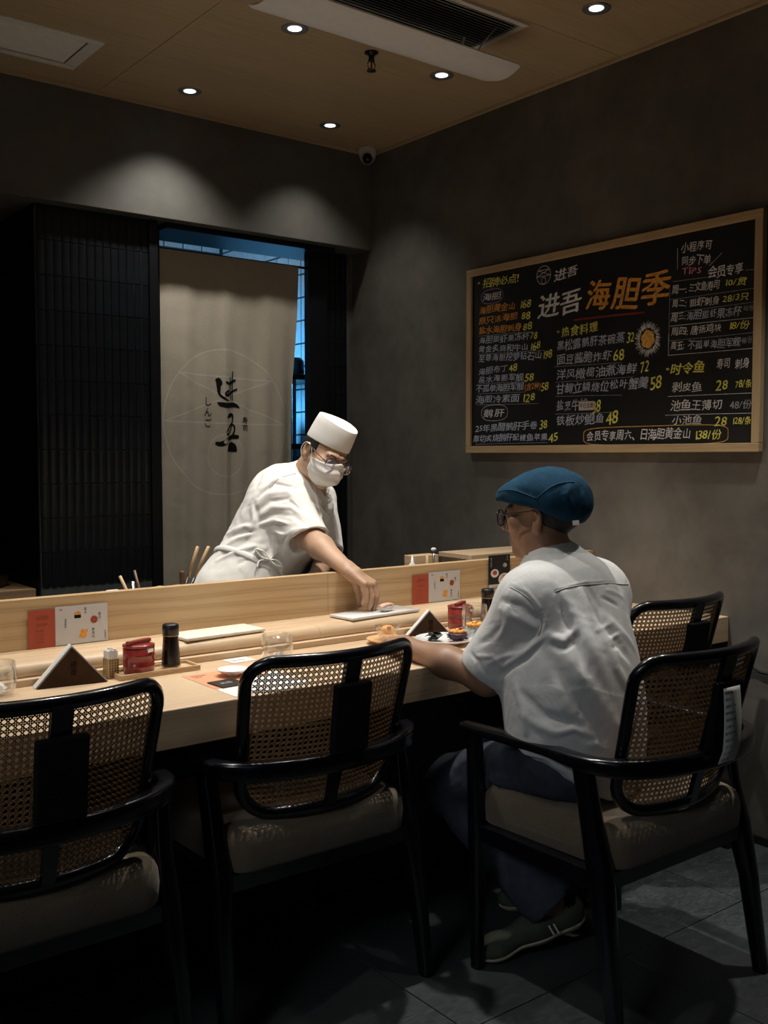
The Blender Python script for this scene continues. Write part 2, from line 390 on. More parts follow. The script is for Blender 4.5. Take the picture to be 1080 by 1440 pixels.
def stroke_mesh(mb, pts, widths, nrm, fn=None, sub=6):
    """flat ribbon brush stroke; nrm is the surface normal"""
    P = catmull(pts, sub); m = len(P); nrm = V(nrm)
    W = [float(np.interp(i / (m - 1) * (len(widths) - 1), range(len(widths)), widths)) for i in range(m)]
    L = []; R = []
    for i, p in enumerate(P):
        t = (P[min(i + 1, m - 1)] - P[max(i - 1, 0)])
        if t.length < 1e-9: t = V((1, 0, 0))
        s = t.normalized().cross(nrm).normalized()
        a, b = p - s * W[i] / 2, p + s * W[i] / 2
        L.append(fn(a) if fn else a); R.append(fn(b) if fn else b)
    vs = L + R; mb.add(vs, [(i, i + 1, m + i + 1, m + i) for i in range(m - 1)])
    # round ends
    for e, p, w in ((0, P[0], W[0]), (1, P[-1], W[-1])):
        if w < 1e-5: continue
        t = nrm.orthogonal().normalized(); b = nrm.cross(t)
        ring = [p + (t * math.cos(2 * PI * k / 10) + b * math.sin(2 * PI * k / 10)) * w / 2 for k in range(10)]
        if fn: ring = [fn(q) for q in ring]
        mb.add(ring, [tuple(range(10))])
    return mb

# ================================================================== STRUCTURE
XR = 3.065      # right wall
YB = 4.04       # face of the beam over the kitchen side
XL, YF = -1.7, -1.5
def slab(name, lo, hi, mat, bev=0.0, parent=None, st=True):
    o = MB().box(lo, hi, bev).build(name, mat, parent)
    if st and parent is None: structure(o)
    return o
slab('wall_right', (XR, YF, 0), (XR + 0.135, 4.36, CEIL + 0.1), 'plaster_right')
slab('wall_left', (XL - 0.12, YF, 0), (XL, 6.2, CEIL + 0.1), 'plaster')
slab('wall_front', (XL - 0.12, YF - 0.12, 0), (XR + 0.12, YF, CEIL + 0.1), 'plaster')
# beam over the pass, its soffit deep over the recess at the left
slab('wall_back', (XL, YB, 2.331), (XR, YB + 0.06, CEIL + 0.05), 'plaster', 0.002)
slab('trim_1', (XL, YB + 0.06, 2.331), (1.42, 5.4, 2.42), 'plaster')
slab('trim_2', (1.42, YB + 0.06, 2.331), (XR, 4.34, 2.42), 'plaster')
slab('wall_recess', (XL, 5.4, 0), (1.60, 5.5, 2.5), 'plaster')
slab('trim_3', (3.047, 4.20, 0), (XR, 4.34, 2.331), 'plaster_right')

# floor of slate tiles in running bond
fl = structure(MB().box((XL, YF, -0.06), (XR, 6.2, -0.006)).build('floor', 'grout'))
TW, TH = 1.105, 0.575
for r in range(-4, 2):
    y0 = 1.65 + r * TH
    x0 = 1.525 if r % 2 == 0 else 2.085
    for k in range(-3, 3):
        a, b = x0 + k * TW + 0.0016, x0 + (k + 1) * TW - 0.0016
        a, b = max(a, XL), min(b, XR)
        if b - a < 0.05: continue
        MB().box((a, y0 + 0.0016, -0.03), (b, min(y0 + TH, 2.9) - 0.0016, 0.0), 0.0012).build('tile', 'slate', fl)
slab('baseboard_right', (XR - 0.012, YF, 0.0), (XR, 2.41, 0.028), 'black_metal', 0.002)
slab('baseboard_back', (XL, 2.398, 0.0), (XR - 0.013, 2.41, 0.022), 'black_metal', 0.002)

# ceiling of veneered boards
ce = structure(MB().box((XL, YF, CEIL + 0.006), (XR, YB, CEIL + 0.06)).build('ceiling', 'dark_slot'))
xs = [XL, -1.22, 0.22, 1.66, XR]
def cboard(a, b, c, d, holes=False):
    MB().box((a + 0.001, c + 0.001, CEIL), (b - 0.001, d - 0.001, CEIL + 0.009), 0.0008).build('ceiling_board', 'ceiling_wood', ce)
for a, b in zip(xs[:-1], xs[1:]):
    ys = [YF, -0.4, 0.56, 1.52, 2.49, YB] if a > 1 else [YF, 0.04, 2.49, YB]
    for c, d in zip(ys[:-1], ys[1:]): cboard(a, b, c, d)
slab('trim_4', (XR - 0.018, YF, CEIL - 0.012), (XR, YB, CEIL), 'ceiling_wood', 0.002)
slab('trim_5', (XL, YB - 0.018, CEIL - 0.012), (XR - 0.018, YB, CEIL), 'ceiling_wood', 0.002)

# black finger-tile walls: every tile is a piece
def tile_mesh(name, w, h, d=0.007):
    m = MB(); rings = []
    prof = [(-w / 2, 0), (-w / 2 + 0.001, d * 0.62), (-w / 4, d * 0.93), (0, d), (w / 4, d * 0.93), (w / 2 - 0.001, d * 0.62), (w / 2, 0)]
    for z in (-h / 2, -h / 2 + 0.001, h / 2 - 0.001, h / 2):
        k = 0.7 if abs(z) == h / 2 else 1.0
        rings.append([V((x, -y * k, z)) for x, y in prof])
    m.loft(rings, True, True, True)
    o = m.build(name, 'black_tile', None, True); me = o.data; me.set_sharp_from_angle(angle=math.radians(40)); bpy.data.objects.remove(o); return me
TP, TZ = 0.0349, 0.1415
tile_me = tile_mesh('tile', TP - 0.0016, TZ - 0.0022)
def tiled(parent, origin, direction, n, rows, ztop=2.331):
    """grid of tiles from origin along direction (unit xy), hanging down from ztop"""
    dx, dy = direction; rot = math.atan2(dy, dx)
    for j in range(rows):
        for i in range(n):
            o = bpy.data.objects.new('tile', tile_me); link(o, parent)
            o.location = (origin[0] + dx * TP * (i + 0.5), origin[1] + dy * TP * (i + 0.5), ztop - TZ * (j + 0.5) - 0.001)
            o.rotation_euler = (random.uniform(-1, 1) * 0.006, 0, rot + random.uniform(-1, 1) * 0.02)
core = slab('wall_tiled_block', (1.424, 4.115, 0), (1.909, 5.4, 2.331), 'tile_grout')
tiled(core, (1.424, 4.115), (1, 0), 14, 11)
side = slab('wall_tiled_side', (1.420, 4.118, 0.0), (1.4239, 5.4, 2.331), 'tile_grout')
tiled(side, (1.420, 4.115 + 24 * TP), (0, -1), 24, 11)
pil = slab('wall_tiled_pillar', (2.888, 4.204, 0), (3.047, 4.30, 2.331), 'tile_grout')
tiled(pil, (2.890, 4.204), (1, 0), 4, 11); 
# doorway to the kitchen: steel lining
d = structure(MB().box((1.909, 4.10, 0), (1.950, 4.36, 2.331), 0.002).build('door_1', 'black_metal'))
MB().box((1.950, 4.17, 0), (1.990, 4.36, 2.331), 0.002).build('jamb', 'black_metal', d)
MB().box((2.780, 4.17, 0), (2.888, 4.213, 2.331), 0.003).build('jamb', 'black_metal', d)
MB().box((1.990, 4.10, 2.306), (2.888, 4.36, 2.331), 0.002).build('lintel', 'black_metal', d)
# kitchen behind
kt = plain('kitchen_dado', (.35, .38, .40), 0.3)
kb = slab('wall_kitchen_back', (1.95, 5.82, 0), (3.36, 5.92, 3.05), 'kitchen_grout')
ks = slab('wall_kitchen_right', (3.20, 4.34, 0), (3.30, 5.82, 3.05), 'kitchen_grout')
slab('wall_kitchen_left', (1.909, 4.36, 0), (1.95, 5.82, 3.05), 'kitchen_dado')
slab('ceiling_kitchen', (1.9, 4.36, 3.0), (3.36, 5.92, 3.08), 'kitchen_dado')
sq = MB().box((-.0605, -.004, -.0605), (.0605, .004, .0605), 0.002).build('tile', 'kitchen_tile'); sqm = sq.data; bpy.data.objects.remove(sq)
for j in range(5):
    for i in range(9):
        o = bpy.data.objects.new('tile', sqm); link(o, kb); o.location = (3.13 - i * 0.13, 5.818, 2.93 - 0.13 * j)
for j in range(16):
    for i in range(9):
        o = bpy.data.objects.new('tile', sqm); link(o, ks); o.location = (3.198, 5.74 - i * 0.13 - 0.02, 2.93 - 0.13 * j); o.rotation_euler = (0, 0, PI / 2)

# ================================================================== COUNTER
ct = thing('sushi_counter', 'long pale wooden counter with a rounded raised ledge and dark front', 'counter')
YC0, YC1 = 1.998, 2.62
MB().box((XL + .01, YC0, 0.672), (XR - 0.001, 2.43, 0.7595), 0.0025).build('counter_top', 'counter_wood', ct)
# thin stop strip, then the bullnosed ledge
MB().box((XL + .01, 2.412, 0.7595), (XR - 0.001, 2.437, 0.777), 0.002).build('stop_strip', 'counter_wood', ct)
prof = [(2.437, 0.7595), (2.437, 0.768)] + [(2.452 - 0.022 * math.sin(a) , 0.79 - 0.022 * math.cos(a)) for a in [PI * k / 8 for k in range(9)]][1:] + [(2.52, 0.8125), (2.62, 0.8125), (2.62, 0.7595)]
def ledge(a, b):
    m = MB(); m.loft([[V((x, y, z)) for y, z in prof] for x in (a, b)]); return m.build('ledge', 'counter_wood', ct, auto=35)
for a, b in ((XL + .01, 0.20), (0.2008, 1.655), (1.6558, XR - 0.001)): ledge(a, b)
def upstand(a, b):
    MB().box((a, 2.60, 0.8125), (b, 2.63, 0.944), 0.0015).build('upstand', 'panel_wood', ct)
upstand(XL + .01, 0.10); upstand(0.1006, 1.800); upstand(1.8006, XR - 0.001)
MB().box((XL + .01, 2.41, 0.0), (XR - 0.001, 2.45, 0.672)).build('front_panel', 'counter_front', ct)
# cooks' work bench behind the upstand
wb = thing('work_bench', 'steel topped work bench behind the wooden upstand of the counter', 'bench')
MB().box((XL + .01, 2.632, 0.80), (XR - 0.01, 2.84, 0.835), 0.003).build('bench_top', 'steel', wb)
MB().box((XL + .01, 2.64, 0.0), (XR - 0.01, 2.82, 0.80)).build('bench_body', 'black_metal', wb)

# noren curtain
def noren_y(x, z):
    t = (2.232 - z)
    s = 0.010 * math.sin(x * 26 + 0.8) * min(1, t * 2.2) + 0.006 * math.sin(x * 61 + t * 2.0) * min(1, t * 1.2)
    s += 0.014 * math.sin(x * 11 + 1.2 * t) * min(1, t)
    if t > 0.12: s -= 0.018 * math.exp(-((x - 2.318) / 0.018) ** 2) * min(1, (t - 0.12) * 1.2)
    return 4.19 + s
nb = thing('noren_curtain', 'long beige linen noren curtain with black calligraphy hanging in the kitchen doorway', 'curtain')
def cloth_grid(x0, x1, z0, z1, nx, nz, right=False):
    vs = []; fs = []
    for side_ in (0, 1):
        for j in range(nz + 1):
            z = z0 + (z1 - z0) * j / nz
            for i in range(nx + 1):
                u = i / nx; x = x0 + (x1 - x0) * u
                if right: x -= u * (0.040 * min(1, (z1 - z) / 0.6) - 0.006 * math.sin((z1 - z) * 5))
                vs.append((x, noren_y(x, z) + side_ * 0.0016, z))
    n = (nx + 1) * (nz + 1)
    for side_ in (0, 1):
        for j in range(nz):
            for i in range(nx):
                a = side_ * n + j * (nx + 1) + i; q = (a, a + 1, a + nx + 2, a + nx + 1); fs.append(q if side_ == 0 else q[::-1])
    return vs, fs
v, f = cloth_grid(1.994, 2.3175, 0.55, 2.235, 110, 130); m = MB().add(v, f); m.build('curtain_panel', 'linen', nb, True)
v, f = cloth_grid(2.3185, 2.733, 0.55, 2.235, 130, 130, True); m = MB().add(v, f); m.build('curtain_panel', 'linen', nb, True)
MB().tube([(1.99, 4.20, 2.236), (2.78, 4.20, 2.236)], 0.006, 8).build('curtain_rod', 'black_metal', nb, True)
def on_noren(p): return V((p.x, noren_y(p.x, p.z) - 0.0008, p.z))
def on_noren2(p): return V((p.x, noren_y(p.x, p.z) - 0.0012, p.z))
m = MB(); cx, cz = 2.322, 1.468; NR = V((0, -1, 0))
def P2(px, py, ox=2.232, oz=1.758, s=0.000556):      # letters drawn in their own sheet units
    return V((ox + px * s, 4.18, oz - (py) * s * 1.0))
m = MB()
S = 0.00037
def BR(pts, w, sub=8): stroke_mesh(m, [V((2.193 + x * .000413, 4.18, 1.776 - y * .000358)) for x, y in pts], [q * S for q in w], NR, on_noren2, sub)
BR([(228, 310), (232, 400), (240, 490), (290, 550), (350, 575)], [60, 46, 26, 30, 12]); BR([(215, 310), (238, 325), (245, 360)], [46, 56, 50])
BR([(225, 600), (260, 625), (330, 635), (420, 622), (470, 632), (508, 660)], [16, 60, 66, 60, 44, 8])
BR([(418, 190), (412, 300), (408, 420), (415, 565)], [16, 22, 20, 16]); BR([(380, 270), (372, 400), (380, 500), (388, 568)], [18, 20, 18, 12])
BR([(310, 335), (350, 350), (400, 330), (452, 300)], [26, 34, 34, 26]); BR([(300, 505), (335, 500), (345, 440), (300, 480), (330, 510), (400, 455), (478, 415)], [22, 40, 20, 26, 30, 26, 20])
BR([(340, 785), (370, 760), (410, 755), (420, 800), (410, 860)], [44, 54, 34, 22, 18])
BR([(415, 850), (350, 930), (312, 990), (345, 1010), (390, 940), (405, 880), (440, 900), (445, 960), (420, 1020)], [18, 32, 40, 26, 18, 20, 24, 22, 30])
BR([(215, 1130), (260, 1135), (340, 1075), (410, 1040), (480, 1040)], [46, 64, 56, 50, 48])
BR([(335, 1215), (365, 1175), (395, 1160), (430, 1175), (455, 1215)], [46, 90, 100, 90, 46]); BR([(350, 1220), (440, 1220)], [30, 30])
m.build('calligraphy', 'print_black', nb)
m = MB(); lettering(m, 'しんご', (2.212, 4.18, 1.565), (1, 0, 0), (0, 0, 1), 0.046, vertical=True, fn=on_noren2)
lettering(m, '寿司', (2.417, 4.18, 1.482), (1, 0, 0), (0, 0, 1), 0.034, vertical=True, fn=on_noren2, bold=0.008)
m.build('small_lettering', 'print_black', nb)['kind'] = 'stuff'

# ================================================================== CHAIRS
def back_pt(u, z):
    """mid surface of the tilted, curved backrest in chair space"""
    return V((u, -0.203 - (z - 0.50) * 0.27 + 1.30 * u * u, z))
def back_outline(inset=0.0, n=7):
    out = []
    def arc(cx, cz, r, a0, a1):
        for k in range(n + 1):
            a = math.radians(a0 + (a1 - a0) * k / n); out.append((cx + r * math.cos(a), cz + r * math.sin(a)))
    zt, zb, wt, wb = 0.862 - inset, 0.493 + inset, 0.228 - inset, 0.212 - inset
    rt, rb = 0.052 - inset * .8, 0.085 - inset * .8
    arc(wt - rt, zt - rt, rt, 0, 90); arc(-wt + rt, zt - rt, rt, 90, 180)
    arc(-wb + rb, zb + rb, rb, 180, 270); arc(wb - rb, zb + rb, rb, 270, 360)
    return out
def densify(poly, step=0.02):
    out = []
    for i, a in enumerate(poly):
        b = poly[(i + 1) % len(poly)]; d = math.dist(a, b); k = max(1, int(d / step))
        for j in range(k): out.append((a[0] + (b[0] - a[0]) * j / k, a[1] + (b[1] - a[1]) * j / k))
    return out
def closed_tube(pts, prof, nrm_fn):
    m = MB(); n = len(pts); rings = []
    for i, p in enumerate(pts):
        t = (pts[(i + 1) % n] - pts[(i - 1) % n]).normalized(); b = nrm_fn(p); a = b.cross(t).normalized(); b = t.cross(a).normalized()
        rings.append([p + a * x + b * y for x, y in prof])
    k = len(prof); vs = [q for r in rings for q in r]
    m.add(vs, [(i * k + j, i * k + (j + 1) % k, ((i + 1) % n) * k + (j + 1) % k, ((i + 1) % n) * k + j) for i in range(n) for j in range(k)])
    return m
def cane_mesh():
    poly = back_outline(0.014); p = 0.0127; m = MB()
    def clip(a, b):
        # segment (a->b) against the convex outline
        t0, t1 = 0.0, 1.0; d = (b[0] - a[0], b[1] - a[1])
        for i, q in enumerate(poly):
            r = poly[(i + 1) % len(poly)]; e = (r[0] - q[0], r[1] - q[1]); nx, nz = -e[1], e[0]      # inward (ccw)
            num = (a[0] - q[0]) * nx + (a[1] - q[1]) * nz; den = d[0] * nx + d[1] * nz
            if abs(den) < 1e-12:
                if num < 0: return None
            else:
                t = -num / den
                if den > 0: t0 = max(t0, t)
                else: t1 = min(t1, t)
        if t0 >= t1: return None
        return (a[0] + d[0] * t0, a[1] + d[1] * t0), (a[0] + d[0] * t1, a[1] + d[1] * t1)
    def strand(a, b, w, lift):
        c = clip(a, b)
        if not c: return
        a, b = c; L = math.dist(a, b); k = max(2, int(L / 0.016)); dx, dz = (b[0] - a[0]) / L, (b[1] - a[1]) / L
        vs = []
        for i in range(k + 1):
            u, z = a[0] + (b[0] - a[0]) * i / k, a[1] + (b[1] - a[1]) * i / k
            for s, h in ((-1, 0), (0, 0.0007), (1, 0)):
                q = back_pt(u - dz * w / 2 * s, z + dx * w / 2 * s); q.y -= lift + h; vs.append(q)
        fs = []
        for i in range(k): fs += [(3 * i, 3 * i + 1, 3 * i + 4, 3 * i + 3), (3 * i + 1, 3 * i + 2, 3 * i + 5, 3 * i + 4)]
        m.add(vs, fs)
    for i in range(-22, 23):
        for s in (-1, 1):
            strand((i * p + s * 0.0016, 0.4), (i * p + s * 0.0016, 0.95), 0.0019, 0.0003)
            strand((-0.3, 0.68 + i * p + s * 0.00165), (0.3, 0.68 + i * p + s * 0.0016), 0.0019, -0.0003)
    for i in range(-46, 47):
        strand(((i + .5) * p - 0.3, 0.68 - 0.3), ((i + .5) * p + 0.3, 0.68 + 0.3), 0.0024, 0.0008)
        strand(((i + .5) * p + 0.3, 0.68 - 0.3), ((i + .5) * p - 0.3, 0.68 + 0.3), 0.0024, -0.0008)
    return m
def rail_path():
    half = [V((-0.288, 0.262, 0)), V((-0.284, 0.12, 0)), V((-0.279, -0.02, 0)), V((-0.283, -0.10, 0)), V((-0.272, -0.165, 0)), V((-0.228, -0.217, 0)), V((-0.14, -0.257, 0)), V((0, -0.278, 0))]
    full = half + [V((-p.x, p.y, 0)) for p in half[-2::-1]]
    return catmull(full, 5)
def make_chair(label):
    t = thing('cane_armchair', label, 'chair', group='black cane-back armchairs at the counter')
    for s in (-1, 1):
        # front leg, square and slightly tapered
        m = MB(); m.loft([[V((s * x + dx * w / 2, y + dy * w / 2, z)) for dx, dy in rrect(2, 2, 0.55, 2)] for x, y, z, w in ((.274, .226, 0, .029), (.276, .228, .36, .039), (.282, .232, .612, .036))])
        m.build('leg', 'lacquer', t, auto=50)
        m = MB(); m.loft([[V((s * x + dx * w / 2, y + dy * w / 2 * 1.15, z)) for dx, dy in rrect(2, 2, 0.55, 2)] for x, y, z, w in ((.284, -.232, 0, .031), (.277, -.196, .24, .040), (.268, -.168, .38, .050), (.268, -.142, .48, .043), (.274, -.118, .612, .039))])
        m.build('leg', 'lacquer', t, auto=50)
        MB().box((s * 0.27 - 0.016, -0.17, 0.338), (s * 0.27 + 0.016, 0.225, 0.380), 0.003).build('seat_rail', 'lacquer', t)
    MB().box((-0.26, 0.21, 0.338), (0.26, 0.24, 0.380), 0.003).build('seat_rail', 'lacquer', t)
    MB().box((-0.26, -0.19, 0.338), (0.26, -0.155, 0.380), 0.003).build('seat_rail', 'lacquer', t)
    # thick upholstered cushion with soft top
    m = MB(); rings = []
    for z, ins, dr in ((0.378, 0.006, 0), (0.386, 0.0, 0), (0.425, -0.003, 0), (0.453, 0.000, 0), (0.467, 0.006, 0), (0.476, 0.017, 0), (0.4805, 0.034, 0), (0.482, 0.08, 0), (0.4825, 0.17, 0)):
        w, h = 0.530 - 2 * ins, 0.448 - 2 * ins
        ring = []
        for x, y in rrect(w, h, max(0.03, 0.05 - ins * 0.2), 5):
            yy = y + 0.018; k = 1.0 + 0.03 * (yy / 0.22)
            # notches for the rear legs
            ring.append(V((x * (0.965 + 0.03 * (yy / 0.22)), yy, z)))
        rings.append(ring)
    m.loft(rings); cu = m.build('seat_cushion', 'seat_fabric', t, True)
    # curved arm and back rail in one bend
    P = rail_path(); m = MB(); rings = []; n = len(P)
    for i, p in enumerate(P):
        tt = (P[min(i + 1, n - 1)] - P[max(i - 1, 0)]).normalized(); a = V((tt.y, -tt.x, 0))
        f = min(1, max(0, (-0.02 - p.y) / 0.2)); h = 0.024 + 0.020 * f; w = 0.046 - 0.012 * f
        if i < 2 or i > n - 3: w *= 0.9
        zt = 0.636 + 0.003 * f
        rings.append([p + a * x + V((0, 0, zt - h / 2 + y)) for x, y in rrect(w, h, 0.009, 3)])
    m.loft(rings); m.build('arm_rail', 'lacquer', t, auto=50)
    # cane backrest
    out = densify(back_outline(0.0)); pts = [back_pt(u, z) for u, z in out]
    prof = [(x * 0.0150, y * 0.0135) for x, y in [(math.cos(a), math.sin(a)) for a in [2 * PI * k / 10 for k in range(10)]]]
    fr = closed_tube(pts, prof, lambda p: V((2.6 * p.x, -1, -0.27)).normalized() * -1).build('backrest_frame', 'lacquer', t, True)
    o = cane_mesh().build('cane_webbing', 'cane', t); o['kind'] = 'stuff'
    m = MB(); m.loft([[back_pt(x, z) + V((0, y - 0.010, 0)) for x, y in ((-w, -.009), (w, -.009), (w, .004), (-w, .004))] for z, w in ((.497, .013), (.56, .015), (.64, .018), (.75, .019), (.86, .021))])
    m.build('splat', 'lacquer', t, auto=30)
    c = back_pt(0, 0.72)
    M = Matrix.Translation((0, -0.2990, 0.7200)) @ Matrix.Rotation(math.radians(7), 4, 'X')
    MB().box((-0.049, -0.010, -0.081), (0.049, 0.010, 0.081), 0.004, M).build('rear_block', 'strap_black', t)
    return t
CH = make_chair('black armchair with cane back nearest the left edge, its seat empty')
CH.location = (0.650, 2.095, 0)
CHAIR_SPOTS = [((1.330, 2.130), 0, 'black cane-back armchair in the middle, empty, drawn up to the counter'),
               ((2.015, 1.620), 0, 'black cane-back armchair the guest sits in, a receipt hanging on its back'),
               ((2.665, 2.150), 0, 'black cane-back armchair farthest right, by the wall, half hidden by the guest')]
CHAIRS = [CH]
for (x, y), rz, lb in CHAIR_SPOTS:
    c = copy_tree(CH); c.location = (x, y, 0); c.rotation_euler = (0, 0, rz); c['label'] = lb; CHAIRS.append(c)
# receipt hanging over the back of the guest's chair
m = MB(); vs = []; n = 16
def receipt_y(z): t_ = max(0, min(1, (0.790 - z) / 0.175)); return 1.2985 - .004 * math.sin(PI * t_) + (.010 * (t_ - .8) / .2 if t_ > .8 else 0)
for i in range(n + 1):
    t_ = i / n; z = 0.790 - 0.175 * t_
    vs += [(1.976 - .002 * t_, receipt_y(z), z), (2.040 + .003 * math.sin(PI * t_), receipt_y(z), z)]
fs = [(2 * i, 2 * i + 1, 2 * i + 3, 2 * i + 2) for i in range(n)]
rc = m.add(vs, fs).build('receipt', 'paper_white', None, True); md = rc.modifiers.new('s', 'SOLIDIFY'); md.thickness = 0.0004
tag(rc, 'white till receipt hanging from the back of the guest\'s chair', 'receipt')
def on_receipt(p): return V((p.x, receipt_y(p.z) - .0009, p.z))
m = MB(); z = 0.779
for k, s_ in enumerate(['结账单', '桌号 8', '海胆布丁 48', '甜虾刺身 28', '海胆军舰 58', '三文鱼 10', '鹅肝手卷 38', '池鱼王 48', '小计 230', '合计 230', '谢谢光临']):
    lettering(m, s_, (1.980, 1.3, z), (1, 0, 0), (0, 0, 1), 0.0075 if k else 0.010, fn=on_receipt); z -= 0.0155
o = m.build('receipt_lettering', 'print_black', rc); o['kind'] = 'stuff'

# ================================================================== CHALKBOARD
cb = thing('chalkboard_menu', 'wide black chalkboard in a pale wooden frame covered with handwritten menu prices', 'chalkboard', (3.05, 2.595, 1.725))
BX = 3.0485
def cpart(mb, name, mat, **k):
    mb.v = [(p[0] - 3.05, p[1] - 2.595, p[2] - 1.725) for p in mb.v]; return mb.build(name, mat, cb, **k)
Y0, Y1, Z0, Z1, FW = 1.880, 3.312, 1.326, 2.124, 0.030
cpart(MB().box((3.046, Y0 + .01, Z0 + .01), (3.058, Y1 - .01, Z1 - .01)), 'board_panel', 'chalkboard')
for a, b, mt in (((Y0, Z0), (Y1, Z0 + FW), 'frame_wood'), ((Y0, Z1 - FW), (Y1, Z1), 'frame_wood'), ((Y0, Z0 + FW), (Y0 + FW, Z1 - FW), 'frame_wood_upright'), ((Y1 - FW, Z0 + FW), (Y1, Z1 - FW), 'frame_wood_upright')):
    cpart(MB().box((3.036, a[0], a[1]), (3.062, b[0], b[1]), 0.002), 'frame_rail', mt)
for y in (2.28, 2.97): cpart(MB().tube([(3.063, y, Z1 + 0.012), (3.05, y, Z1 + 0.010), (3.042, y + .004, Z1 + 0.002)], 0.0018, 6), 'hook', 'black_metal')
